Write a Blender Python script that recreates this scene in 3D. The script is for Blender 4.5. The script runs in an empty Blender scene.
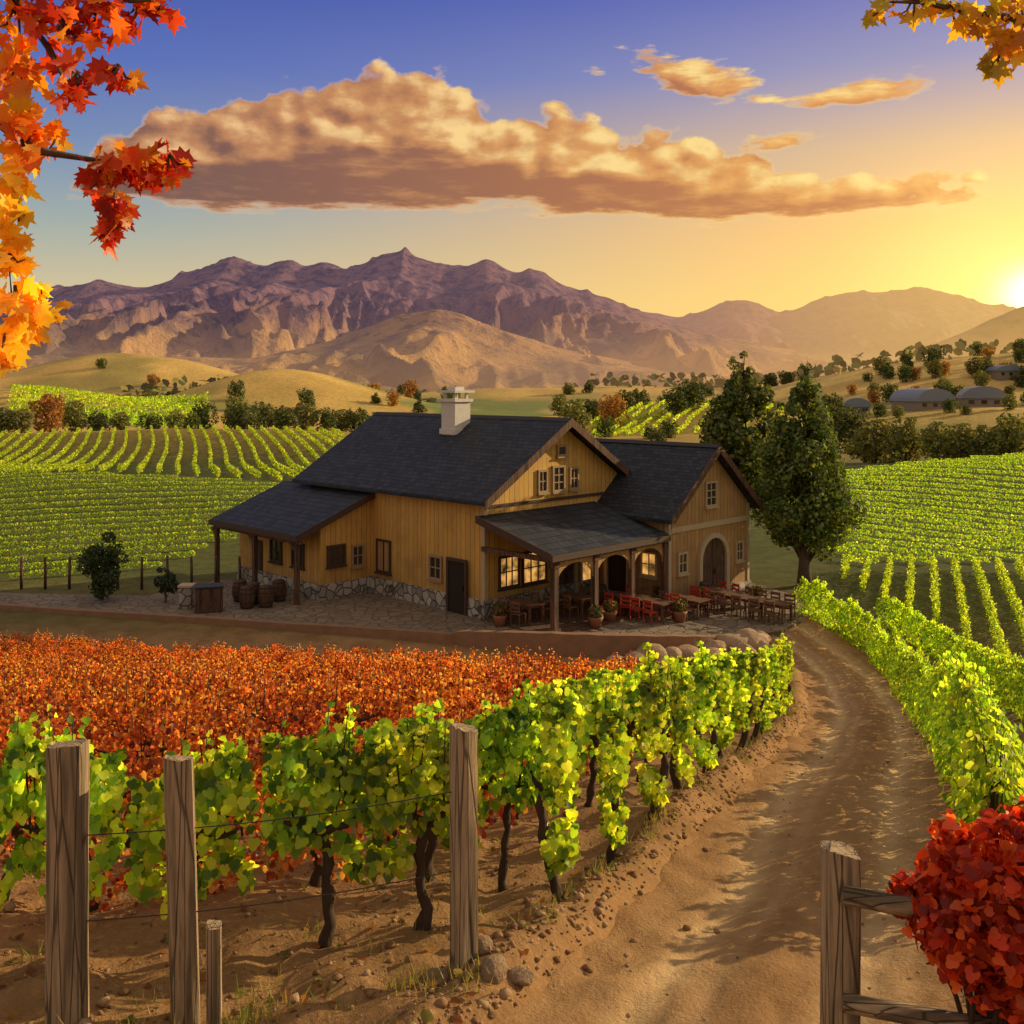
import bpy, math, random
import numpy as np
from mathutils import Vector, Matrix
random.seed(7); RNG=np.random.default_rng(7)
S=bpy.context.scene
COL=S.collection
CZ=9.4; F=1000.0; HY=385.0

# ------------------------------------------------------------------ noise
def _h(ix,iy,s):
    v=np.sin(ix*127.1+iy*311.7+s*74.7)*43758.5453
    return v-np.floor(v)
def vn(x,y,s=0):
    x=np.asarray(x,float); y=np.asarray(y,float)
    ix=np.floor(x); iy=np.floor(y); fx=x-ix; fy=y-iy
    fx=fx*fx*fx*(fx*(fx*6-15)+10); fy=fy*fy*fy*(fy*(fy*6-15)+10)
    a=_h(ix,iy,s);b=_h(ix+1,iy,s);c=_h(ix,iy+1,s);d=_h(ix+1,iy+1,s)
    return (a*(1-fx)+b*fx)*(1-fy)+(c*(1-fx)+d*fx)*fy
def fbm(x,y,o=5,s=0,g=.5):
    t=0;a=1;n=0
    for i in range(o):
        t=t+a*vn(x,y,s+i*3.1); n+=a; a*=g
        x,y=(x*1.6+y*1.2+7.3),(-x*1.2+y*1.6+3.1)
    return t/n
def ridged(x,y,o=6,s=0,g=.52):
    t=0;a=1;n=0;w=1
    for i in range(o):
        r=1-np.abs(vn(x,y,s+i*5.7)*2-1); r=r*r*w
        w=np.clip(r*1.6,0,1)
        t=t+a*r;n+=a;a*=g
        x,y=(x*1.6+y*1.2+1.7),(-x*1.2+y*1.6+9.1)
    return t/n
def sst(a,b,x):
    t=np.clip((x-a)/(b-a),0,1); return t*t*(3-2*t)

# ------------------------------------------------------------------ terrain
PD=[-60,0,5.5,7,8,12.3,18,24,30,34,37,40,46]
PH=[0,3.0,3.85,4.08,4.3,5.1,6.5,7.9,9.1,9.65,9.6,9.42,9.42]
_yy=np.linspace(-60,46,1060); _hh=np.interp(_yy,PD,PH)
_k=np.exp(-np.linspace(-2.2,2.2,35)**2); _k/=_k.sum()
_hh=np.convolve(np.pad(_hh,17,mode='edge'),_k,'valid')
RC=[(-.9,0),(-.1,3),(0.8,5),(2.3,8),(3.6,11),(5.0,14.5),(6.2,17.5),(7.9,22),(9.4,27),(10.75,32),(11.2,35),(10.9,38),(10.3,40.5)]
_rx=np.array([p[0] for p in RC],float); _ry=np.array([p[1] for p in RC],float)
_ys=np.linspace(0,40.5,400); _xs=np.interp(_ys,_ry,_rx)
_k2=np.exp(-np.linspace(-2,2,31)**2); _k2/=_k2.sum()
_xs=np.convolve(np.pad(_xs,15,mode='edge'),_k2,'valid')
def roadx(y): return np.interp(y,_ys,_xs)
HILLS=[(-67,300,36,45,15),(-165,430,66,60,22),(-120,230,34,30,7),(38,215,22,38,4.8),(92,190,34,35,5.2),
       (190,350,62,60,19),(120,330,50,60,9),(-45,150,60,26,2.6),(-10,380,70,40,7),(60,420,60,40,8),(-260,300,60,80,16),(300,260,80,80,18),(50,88,24,20,3.0),(-40,86,22,17,1.6)]
def H0(x,y):
    x=np.asarray(x,float); y=np.asarray(y,float)
    z=CZ-np.interp(y,_yy,_hh)
    for cx,cy,sx,sy,a in HILLS:
        z=z+a*np.exp(-((x-cx)/sx)**2-((y-cy)/sy)**2)
    far=sst(90,260,y)
    z=z+far*(fbm(x/60,y/60,4,3)-.5)*5
    return z
def Hn(x,y,corr=True):
    x=np.asarray(x,float); y=np.asarray(y,float)
    z=H0(x,y)
    near=1-sst(33,37,y)
    d=np.abs(x-roadx(y))
    m=sst(1.25,1.9,d)
    z=z+near*m*((fbm(x*1.1,y*1.1,3,1)-.5)*.26+(fbm(x*5,y*5,3,2)-.5)*.14)
    bn=.6+.8*fbm(x*1.7,y*1.7,3,61)
    bank=np.exp(-((x-(roadx(y)-1.72))/.30)**2)+.5*np.exp(-((x-(roadx(y)+1.7))/.3)**2)
    z=z+near*bank*.26*bn*sst(4,6,y)
    if corr: z=z-.30*(1-sst(1.1,1.42,d))*(y<40.2)*(y>.1)
    return z
def G(x,y): return float(Hn(x,y))

# ------------------------------------------------------------------ node helpers
def new_mat(name):
    m=bpy.data.materials.new(name); m.use_nodes=True
    nt=m.node_tree; nt.nodes.clear()
    return m,nt
class NT:
    def __init__(s,nt): s.nt=nt
    def n(s,t,**k):
        nd=s.nt.nodes.new(t)
        for a,b in k.items(): setattr(nd,a,b)
        return nd
    def set(s,sock,v):
        if isinstance(v,bpy.types.NodeSocket): s.nt.links.new(v,sock)
        elif v is not None:
            if sock.type in('RGBA',) and len(v)==3: v=(*v,1)
            sock.default_value=v
    def m(s,op,a,b=None,c=None,clamp=False):
        nd=s.n('ShaderNodeMath',operation=op,use_clamp=clamp)
        s.set(nd.inputs[0],a)
        if b is not None: s.set(nd.inputs[1],b)
        if c is not None: s.set(nd.inputs[2],c)
        return nd.outputs[0]
    def mix(s,f,a,b,bt='MIX'):
        nd=s.n('ShaderNodeMix',data_type='RGBA',blend_type=bt)
        s.set(nd.inputs[0],f); s.set(nd.inputs[6],a); s.set(nd.inputs[7],b)
        return nd.outputs[2]
    def noise(s,vec,scale,detail=4,rough=.55,out=0,dist=0):
        nd=s.n('ShaderNodeTexNoise'); s.set(nd.inputs['Vector'],vec)
        nd.inputs['Scale'].default_value=scale; nd.inputs['Detail'].default_value=detail
        nd.inputs['Roughness'].default_value=rough; nd.inputs['Distortion'].default_value=dist
        return nd.outputs[out]
    def ramp(s,f,stops,interp='LINEAR'):
        nd=s.n('ShaderNodeValToRGB'); e=nd.color_ramp.elements; nd.color_ramp.interpolation=interp
        while len(e)<len(stops): e.new(.5)
        for i,(p,c) in enumerate(stops):
            e[i].position=p; e[i].color=(*c,1) if len(c)==3 else c
        s.set(nd.inputs[0],f); return nd.outputs[0]
    def sm(s,a,b,x):
        nd=s.n('ShaderNodeMapRange',interpolation_type='SMOOTHSTEP')
        s.set(nd.inputs[0],x); s.set(nd.inputs[1],a); s.set(nd.inputs[2],b)
        return nd.outputs[0]
    def comb(s,x,y,z):
        nd=s.n('ShaderNodeCombineXYZ')
        for i,v in enumerate((x,y,z)): s.set(nd.inputs[i],v)
        return nd.outputs[0]
    def mapping(s,vec,scale=(1,1,1),loc=(0,0,0)):
        nd=s.n('ShaderNodeMapping'); s.set(nd.inputs[0],vec); nd.inputs['Scale'].default_value=scale; nd.inputs['Location'].default_value=loc
        return nd.outputs[0]
    def obj(s): return s.n('ShaderNodeTexCoord').outputs['Object']
    def out(s,col,rough=.8,bump=None,bs=.3,bd=.02,spec=.3,metal=0,haze=None):
        p=s.n('ShaderNodeBsdfPrincipled'); s.set(p.inputs['Base Color'],col); s.set(p.inputs['Roughness'],rough)
        p.inputs['Specular IOR Level'].default_value=spec; p.inputs['Metallic'].default_value=metal
        if bump is not None:
            b=s.n('ShaderNodeBump'); b.inputs['Strength'].default_value=bs; b.inputs['Distance'].default_value=bd
            s.set(b.inputs['Height'],bump); s.nt.links.new(b.outputs[0],p.inputs['Normal'])
        o=s.n('ShaderNodeOutputMaterial')
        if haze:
            # distance haze painted on as emission blended over the surface, by world position
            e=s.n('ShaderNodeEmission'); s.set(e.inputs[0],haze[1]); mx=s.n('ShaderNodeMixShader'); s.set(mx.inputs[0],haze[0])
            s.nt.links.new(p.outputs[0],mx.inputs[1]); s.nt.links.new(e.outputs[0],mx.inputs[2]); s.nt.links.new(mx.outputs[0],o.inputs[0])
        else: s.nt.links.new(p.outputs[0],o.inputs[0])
        return p
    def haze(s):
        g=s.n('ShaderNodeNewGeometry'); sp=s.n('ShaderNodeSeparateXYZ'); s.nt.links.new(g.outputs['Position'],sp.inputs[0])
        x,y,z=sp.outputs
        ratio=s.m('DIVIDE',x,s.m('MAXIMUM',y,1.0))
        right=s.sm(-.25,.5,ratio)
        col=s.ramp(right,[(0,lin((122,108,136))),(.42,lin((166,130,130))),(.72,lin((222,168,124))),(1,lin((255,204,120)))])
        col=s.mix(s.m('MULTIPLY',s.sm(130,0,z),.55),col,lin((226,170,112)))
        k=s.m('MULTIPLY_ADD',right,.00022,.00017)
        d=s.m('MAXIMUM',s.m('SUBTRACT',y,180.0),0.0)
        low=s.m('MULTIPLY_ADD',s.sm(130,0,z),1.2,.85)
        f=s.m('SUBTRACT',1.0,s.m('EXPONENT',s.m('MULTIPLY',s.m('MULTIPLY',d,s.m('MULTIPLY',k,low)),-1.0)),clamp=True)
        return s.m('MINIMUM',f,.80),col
def lin(c): return tuple(((x/255)/12.92 if x/255<=.04045 else ((x/255+.055)/1.055)**2.4) for x in c)
def simple(name,c,rough=.7,var=.25,scale=6,bs=.3,bd=.01,metal=0,stretch=(1,1,1)):
    m,nt=new_mat(name); t=NT(nt); v=t.mapping(t.obj(),stretch)
    n=t.noise(v,scale,5,.6)
    col=t.mix(n,tuple(x*(1-var) for x in c),tuple(min(1,x*(1+var)) for x in c))
    t.out(col,rough,n,bs,bd,metal=metal); return m

# ------------------------------------------------------------------ mesh helpers
class MB:
    def __init__(s): s.v=[];s.f=[];s.m=[]
    def box(s,x0,x1,y0,y1,z0,z1,m=0):
        i=len(s.v)
        s.v+=[(x0,y0,z0),(x1,y0,z0),(x1,y1,z0),(x0,y1,z0),(x0,y0,z1),(x1,y0,z1),(x1,y1,z1),(x0,y1,z1)]
        for q in((0,3,2,1),(4,5,6,7),(0,1,5,4),(1,2,6,5),(2,3,7,6),(3,0,4,7)): s.f.append(tuple(i+k for k in q)); s.m.append(m)
        return s
    def prism(s,poly,ext,m=0):
        i=len(s.v);n=len(poly); e=Vector(ext)
        s.v+=[tuple(p) for p in poly]+[tuple(Vector(p)+e) for p in poly]
        s.f.append(tuple(i+k for k in range(n))[::-1]); s.m.append(m)
        s.f.append(tuple(i+n+k for k in range(n))); s.m.append(m)
        for k in range(n):
            l=(k+1)%n; s.f.append((i+k,i+l,i+n+l,i+n+k)); s.m.append(m)
        return s
    def tube(s,path,rad,n=8,m=0,jit=0,cap=True):
        path=[Vector(p) for p in path]; i0=len(s.v)
        for k,p in enumerate(path):
            t=(path[min(k+1,len(path)-1)]-path[max(k-1,0)]).normalized()
            a=t.orthogonal() if abs(t.z)<.9 else Vector((1,0,0)); a=(a-t*a.dot(t)).normalized(); b=t.cross(a)
            for j in range(n):
                an=2*math.pi*j/n; r=rad[k]*(1+random.uniform(-jit,jit))
                s.v.append(tuple(p+a*math.cos(an)*r+b*math.sin(an)*r))
        for k in range(len(path)-1):
            for j in range(n):
                l=(j+1)%n; s.f.append((i0+k*n+j,i0+k*n+l,i0+(k+1)*n+l,i0+(k+1)*n+j)); s.m.append(m)
        if cap:
            s.f.append(tuple(i0+j for j in range(n))[::-1]); s.m.append(m)
            e=i0+(len(path)-1)*n; s.f.append(tuple(e+j for j in range(n))); s.m.append(m)
        return s
    def build(s,name,mats,parent=None,smooth=False,bevel=0):
        me=bpy.data.meshes.new(name); me.from_pydata(s.v,[],s.f)
        for mt in (mats if isinstance(mats,(list,tuple)) else [mats]): me.materials.append(mt)
        me.polygons.foreach_set('material_index',s.m)
        import bmesh
        bm=bmesh.new(); bm.from_mesh(me); bmesh.ops.recalc_face_normals(bm,faces=bm.faces); bm.to_mesh(me); bm.free()
        if smooth: me.polygons.foreach_set('use_smooth',[True]*len(me.polygons))
        o=bpy.data.objects.new(name,me); COL.objects.link(o)
        if parent: o.parent=parent
        if bevel:
            b=o.modifiers.new('bevel','BEVEL'); b.width=bevel; b.segments=2; b.limit_method='ANGLE'
        return o
def np_mesh(name,V,Fc,mat,cols=None,parent=None,smooth=False):
    V=np.asarray(V,np.float32); Fc=np.asarray(Fc,np.int32)
    me=bpy.data.meshes.new(name); k=Fc.shape[1]
    me.vertices.add(len(V)); me.vertices.foreach_set('co',V.ravel())
    me.loops.add(Fc.size); me.loops.foreach_set('vertex_index',Fc.ravel())
    me.polygons.add(len(Fc)); me.polygons.foreach_set('loop_start',np.arange(0,Fc.size,k,dtype=np.int32))
    try: me.polygons.foreach_set('loop_total',np.full(len(Fc),k,np.int32))
    except Exception: pass
    if smooth: me.polygons.foreach_set('use_smooth',np.ones(len(Fc),bool))
    me.update(calc_edges=True)
    if cols is not None:
        a=me.color_attributes.new('col','FLOAT_COLOR','POINT')
        c=np.ones((len(V),4),np.float32); c[:,:3]=cols; a.data.foreach_set('color',c.ravel())
    me.materials.append(mat)
    o=bpy.data.objects.new(name,me); COL.objects.link(o)
    if parent: o.parent=parent
    return o
def empty(name,loc=(0,0,0),rz=0):
    o=bpy.data.objects.new(name,None); o.empty_display_size=.2; o.location=loc; o.rotation_euler=(0,0,rz); COL.objects.link(o); return o
def tag(o,label=None,cat=None,group=None,kind=None):
    if label:o['label']=label
    if cat:o['category']=cat
    if group:o['group']=group
    if kind:o['kind']=kind
    return o
def clone(root,loc,rz=0,sc=1.0,label=None):
    r=root.copy(); COL.objects.link(r); r.location=loc; r.rotation_euler=(0,0,rz)
    r.scale=(sc,sc,sc) if not isinstance(sc,tuple) else sc
    if label: r['label']=label
    def rec(a,b):
        for ch in a.children:
            c=ch.copy(); COL.objects.link(c); c.parent=b; rec(ch,c)
    rec(root,r)
    return r

# ------------------------------------------------------------------ leaves
def tmpl(pts,cup=.12):
    n=len(pts); V=[(0,.1,0)]+[(x,y,cup*(abs(x)*1.2)-.10*y*y) for x,y in pts]
    Fc=[(0,i+1,(i+1)%n+1) for i in range(n)]
    return np.array(V,float),np.array(Fc,int)
GRAPE=tmpl([(0,-.30),(.24,-.44),(.47,-.22),(.44,.08),(.30,.20),(.24,.40),(0,.58),(-.24,.40),(-.30,.20),(-.44,.08),(-.47,-.22),(-.24,-.44)],.16)
MAPLE=tmpl([(0,-.35),(.16,-.33),(.34,-.44),(.28,-.2),(.6,-.12),(.46,.04),(.62,.3),(.34,.24),(.2,.28),(.24,.5),(.12,.48),(0,.8),(-.12,.48),(-.24,.5),(-.2,.28),(-.34,.24),(-.62,.3),(-.46,.04),(-.6,-.12),(-.28,-.2),(-.34,-.44),(-.16,-.33)],.18)
HEX=tmpl([(0,-.5),(.38,-.22),(.36,.2),(0,.55),(-.36,.2),(-.38,-.22)],.2)
QUAD=(np.array([(-.4,-.1,.05),(0,-.5,0),(.42,.1,.05),(0,.5,0)],float),np.array([(0,1,2,3)]))
def leaves(P,N,T,size,tm,C):
    N=N/np.linalg.norm(N,axis=1,keepdims=True)
    T=T-N*np.sum(T*N,axis=1,keepdims=True); T=T/(np.linalg.norm(T,axis=1,keepdims=True)+1e-9)
    B=np.cross(T,N)
    tv,tf=tm; k=len(tv)
    V=P[:,None,:]+size[:,None,None]*(tv[None,:,0:1]*B[:,None,:]+tv[None,:,1:2]*T[:,None,:]+tv[None,:,2:3]*N[:,None,:])
    Fc=(tf[None]+(np.arange(len(P))*k)[:,None,None]).reshape(-1,tf.shape[1])
    return V.reshape(-1,3),Fc,np.repeat(C,k,axis=0)
def pal(n,cols,jit=.2,w=None):
    cols=np.array(cols); i=RNG.choice(len(cols),n,p=w)
    c=cols[i]; c=c*(1+RNG.uniform(-jit,jit,(n,1)))
    return np.clip(c,0,1)
def leaf_mat(name,trans=.45,rough=.45,gain=1.0,tb=1.7):
    m,nt=new_mat(name); t=NT(nt)
    a=t.n('ShaderNodeAttribute',attribute_name='col')
    oi=t.n('ShaderNodeObjectInfo')
    hv=t.n('ShaderNodeHueSaturation'); hv.inputs['Saturation'].default_value=1
    t.set(hv.inputs['Value'],t.m('MULTIPLY_ADD',oi.outputs['Random'],.30,.88*gain))
    t.set(hv.inputs['Hue'],t.m('MULTIPLY_ADD',oi.outputs['Random'],.024,.488))
    nt.links.new(a.outputs['Color'],hv.inputs['Color'])
    p=t.n('ShaderNodeBsdfDiffuse'); nt.links.new(hv.outputs[0],p.inputs['Color'])
    gl=t.n('ShaderNodeBsdfGlossy'); gl.inputs['Roughness'].default_value=rough; gl.inputs['Color'].default_value=(1,1,1,1)
    m0=t.n('ShaderNodeMixShader'); m0.inputs[0].default_value=.035; nt.links.new(p.outputs[0],m0.inputs[1]); nt.links.new(gl.outputs[0],m0.inputs[2])
    tr=t.n('ShaderNodeBsdfTranslucent')
    c2=t.mix(1.0,hv.outputs[0],(tb,tb*.95,tb*.5),'MULTIPLY'); nt.links.new(c2,tr.inputs[0])
    ms=t.n('ShaderNodeMixShader'); ms.inputs[0].default_value=trans
    nt.links.new(m0.outputs[0],ms.inputs[1]); nt.links.new(tr.outputs[0],ms.inputs[2])
    o=t.n('ShaderNodeOutputMaterial'); nt.links.new(ms.outputs[0],o.inputs[0]); return m
LEAF=leaf_mat('vine_leaf',.60,tb=2.2); TREELEAF=leaf_mat('tree_leaf',.32,.6); MAPLEM=leaf_mat('autumn_leaf',.5,.4)

# ------------------------------------------------------------------ materials
def bark_mat(name,c=(.09,.055,.035)):
    m,nt=new_mat(name); t=NT(nt); v=t.mapping(t.obj(),(1,1,.22)); n=t.noise(v,22,6,.7)
    col=t.mix(n,tuple(x*.35 for x in c),tuple(x*1.9 for x in c))
    t.out(col,.9,n,.9,.02); return m
BARK=bark_mat('vine_bark',(.06,.036,.022)); TBARK=bark_mat('tree_bark',(.10,.07,.05))
def wood_mat(name,c,sc=1.0,axis=2):
    m,nt=new_mat(name); t=NT(nt); s=[1,1,1]; s[axis]=.06
    v=t.mapping(t.obj(),tuple(s)); n=t.noise(v,38*sc,8,.65); n2=t.noise(v,9*sc,4); n3=t.noise(t.obj(),2.5,3)
    col=t.ramp(n,[(.25,tuple(x*.25 for x in c)),(.45,c),(.75,tuple(min(1,x*1.6) for x in c))])
    col=t.mix(t.sm(.5,.62,n2),col,tuple(x*.42 for x in c)); col=t.mix(t.m('MULTIPLY',n3,.3),col,(.12,.09,.06))
    vo=t.n('ShaderNodeTexVoronoi',feature='DISTANCE_TO_EDGE'); vv=t.mapping(t.obj(),tuple(1 if a!=axis else .05 for a in range(3))); nt.links.new(vv,vo.inputs['Vector']); vo.inputs['Scale'].default_value=16*sc
    cr=t.sm(.0,.05,vo.outputs['Distance']); col=t.mix(t.m('MULTIPLY',t.m('SUBTRACT',1.0,cr),.75),col,tuple(x*.12 for x in c))
    t.out(col,.85,t.m('ADD',n,t.m('MULTIPLY',cr,.8)),.9,.015); return m
POSTW=wood_mat('weathered_wood',(.40,.27,.15)); FURN=wood_mat('furniture_wood',(.17,.07,.03),1.0,0); BEAM=wood_mat('beam_wood',(.13,.06,.03),.6)
REDP=simple('red_paint',(.38,.04,.02),.5); DARK=simple('dark_metal',(.035,.03,.026),.6); WHITE=simple('white_plaster',(.62,.56,.48),.85,.15)
IRON=simple('iron',(.05,.045,.04),.5,metal=.6); BWOOD=wood_mat('barrel_wood',(.10,.045,.022),.8)
def siding(name,c):
    m,nt=new_mat(name); t=NT(nt); o=t.obj(); sp=t.n('ShaderNodeSeparateXYZ'); nt.links.new(o,sp.inputs[0])
    u=t.m('DIVIDE',t.m('ADD',sp.outputs[0],sp.outputs[1]),.28)
    fr=t.m('FRACT',u); fl=t.m('FLOOR',u)
    gr=t.m('MULTIPLY',t.sm(0,.07,fr),t.sm(1,.93,fr))
    wn=t.n('ShaderNodeTexWhiteNoise',noise_dimensions='1D'); nt.links.new(fl,wn.inputs['W'])
    n=t.noise(t.mapping(o,(1,1,.12)),14,6,.65); n2=t.noise(o,.8,5,.6)
    col=t.mix(n,tuple(x*.62 for x in c),tuple(x*1.3 for x in c))
    col=t.mix(t.m('MULTIPLY',wn.outputs[0],.34),col,tuple(x*.55 for x in c))
    col=t.mix(t.m('MULTIPLY',t.sm(.45,.75,n2),.35),col,(.18,.10,.045))
    dirt=t.m('MULTIPLY',t.sm(2.4,.2,sp.outputs[2]),.55)
    col=t.mix(t.m('MULTIPLY',dirt,n2),col,(.12,.07,.04))
    col=t.mix(gr,tuple(x*.35 for x in c),col)
    t.out(col,.8,t.m('ADD',t.m('MULTIPLY',gr,1.0),t.m('MULTIPLY',n,.25)),.6,.03); return m
SIDE=siding('ochre_siding',(.66,.37,.09)); SIDE2=siding('tan_siding',(.47,.265,.105))
def shingle(name,axis):
    m,nt=new_mat(name); t=NT(nt); o=t.obj(); sp=t.n('ShaderNodeSeparateXYZ'); nt.links.new(o,sp.inputs[0])
    v=t.comb(sp.outputs[axis],t.m('MULTIPLY',sp.outputs[2],1.7),0) 
    b=t.n('ShaderNodeTexBrick'); nt.links.new(v,b.inputs[0]); b.inputs['Scale'].default_value=1
    b.inputs['Brick Width'].default_value=.34; b.inputs['Row Height'].default_value=.22; b.inputs['Mortar Size'].default_value=.018
    b.inputs['Color1'].default_value=(.016,.019,.027,1); b.inputs['Color2'].default_value=(.048,.052,.064,1); b.inputs['Mortar'].default_value=(.007,.007,.010,1)
    n=t.noise(o,1.3,5,.6); n2=t.noise(o,25,3)
    col=t.mix(t.m('MULTIPLY',n,.5),b.outputs['Color'],(.025,.024,.026)); col=t.mix(t.m('MULTIPLY',t.sm(.55,.75,n),.2),col,(.09,.075,.06))
    h=t.m('ADD',t.m('MULTIPLY',b.outputs['Fac'],-1.0),t.m('MULTIPLY',n2,.4))
    t.out(col,.62,h,.7,.03,spec=.25); return m
SHY=shingle('slate_shingle',1); SHX=shingle('slate_shingle_porch',0)
def stone(name,a,b,sc=2.6,edge=.3):
    m,nt=new_mat(name); t=NT(nt); o=t.obj()
    w=t.n('ShaderNodeVectorMath',operation='ADD'); nt.links.new(o,w.inputs[0]); nn=t.noise(o,3,2,out=1); q=t.mix(.12,(0,0,0),nn); nt.links.new(q,w.inputs[1])
    v1=t.n('ShaderNodeTexVoronoi',feature='F1'); v1.inputs['Scale'].default_value=sc; nt.links.new(w.outputs[0],v1.inputs['Vector'])
    v2=t.n('ShaderNodeTexVoronoi',feature='DISTANCE_TO_EDGE'); v2.inputs['Scale'].default_value=sc; nt.links.new(w.outputs[0],v2.inputs['Vector'])
    sp=t.n('ShaderNodeSeparateColor'); nt.links.new(v1.outputs['Color'],sp.inputs[0])
    e=t.sm(.0,.09,v2.outputs['Distance']); n=t.noise(o,16,5)
    col=t.mix(sp.outputs[0],a,b); col=t.mix(t.m('MULTIPLY',n,.5),col,tuple(x*.5 for x in a)); col=t.mix(e,tuple(x*edge for x in a),col)
    t.out(col,.85,t.m('ADD',e,t.m('MULTIPLY',n,.3)),.8,.05); return m
STONE=stone('field_stone',(.24,.20,.16),(.60,.52,.42)); 
ROCK=simple('rock',(.36,.23,.13),.9,.5,3,.9,.08); STUCCO=simple('earth_stucco',(.26,.14,.075),.9,.4,2.2,.7,.03)
PAVE=stone('patio_paving',(.23,.16,.10),(.30,.22,.15),2.0,.6)
def glass(name,em):
    m,nt=new_mat(name); t=NT(nt); n=t.noise(t.obj(),1.7,2)
    p=t.out(t.mix(n,(.02,.018,.015),(.07,.055,.04)),.12,spec=.8)
    if em:
        p.inputs['Emission Color'].default_value=(1,.50,.12,1); t.set(p.inputs['Emission Strength'],t.m('MULTIPLY',t.sm(.3,.7,n),em))
    return m
GL=glass('window_glass',0); GLW=glass('lit_window_glass',.9)
FRAMEM=simple('window_frame_paint',(.34,.22,.11),.7); FRAMED=simple('dark_frame_paint',(.07,.04,.025),.7); DOORM=wood_mat('door_wood',(.10,.05,.028),.6); TRIM=simple('pale_trim',(.46,.34,.21),.8,.2)
DARKIN=simple('dark_interior',(.03,.018,.012),.9)

# ------------------------------------------------------------------ ground
def ground():
    def axis(segs):
        out=[]
        for a,b,st in segs: out+=list(np.arange(a,b,st))
        return np.array(out)
    neg=axis([(0,9,.12),(9,24,.4),(24,60,1.3),(60,200,5),(200,600,20),(600,1500,75),(1500,6001,450)])
    xs=np.concatenate([-neg[::-1],neg[1:]])
    ys=np.concatenate([np.arange(-60,-4,4),axis([(-4,4,.5),(4,14,.12),(14,26,.24),(26,60,.6),(60,200,3),(200,560,7),(560,1500,45),(1500,7001,400)])])
    X,Y=np.meshgrid(xs,ys); Z=Hn(X,Y)
    Z=Z-sst(1500,6000,Y)*20
    V=np.stack([X,Y,Z],-1).reshape(-1,3); nx=len(xs); ny=len(ys)
    i=(np.arange(ny-1)[:,None]*nx+np.arange(nx-1)[None]).reshape(-1)
    Fc=np.stack([i,i+1,i+nx+1,i+nx],-1)
    x,y,z=V[:,0],V[:,1],V[:,2]
    dirt=np.array([.37,.20,.085]); grass=np.array([.13,.13,.035]); gold=np.array([.66,.42,.11]); green=np.array([.17,.22,.04]); scrub=np.array([.12,.12,.05]); fieldg=np.array([.10,.11,.03])
    n=fbm(x/14,y/14,4,9)[:,None]; n2=fbm(x/45,y/45,4,19)[:,None]
    c=np.repeat(dirt[None],len(x),0)
    a=sst(36,42,y)[:,None]*(.75+.25*n); c=c*(1-a)+a*(grass*(.7+.6*n))
    a=(sst(46,50,y)*(1-sst(100,150,y)))[:,None]*.85; c=c*(1-a)+fieldg*a
    a=sst(95,210,y)[:,None]; far=gold*(.5+.9*n2); mx=sst(.42,.6,n2); far=gold*mx+(green*.8+scrub*.4)*(1-mx)
    zz=sst(3,8,z)[:,None]; n4=fbm(x/22,y/22,5,55)[:,None]; hillc=gold*(.75+.5*n)*(1-.5*sst(.5,.64,n4))+green*.9*sst(.5,.64,n4)*.5; far=far*(1-zz)+hillc*zz
    c=c*(1-a)+far*a
    a=(sst(2.0,4.0,x-roadx(y))*sst(10,16,y)*(1-sst(48,52,y)))[:,None]*.75; c=c*(1-a)+fieldg*1.2*a
    m,nt=new_mat('ground_soil'); t=NT(nt); o=t.obj()
    at=t.n('ShaderNodeAttribute',attribute_name='col').outputs['Color']
    n1=t.noise(o,1.1,7,.65); nf=t.noise(o,14,5,.7); nl=t.noise(o,.09,4,.6)
    col=t.mix(t.m('MULTIPLY',t.sm(.35,.7,n1),.7),at,t.mix(1.0,at,(.45,.42,.38),'MULTIPLY'))
    col=t.mix(t.m('MULTIPLY',t.sm(.5,.75,nf),.6),col,t.mix(1.0,at,(1.7,1.6,1.5),'MULTIPLY'))
    col=t.mix(t.m('MULTIPLY',t.sm(.35,.65,nl),.35),col,t.mix(1.0,at,(.6,.6,.5),'MULTIPLY'))
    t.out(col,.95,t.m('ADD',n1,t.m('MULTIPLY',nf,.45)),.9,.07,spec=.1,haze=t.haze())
    ob=np_mesh('ground',V,Fc,m,c,smooth=True); tag(ob,kind='structure')
ground()
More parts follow.
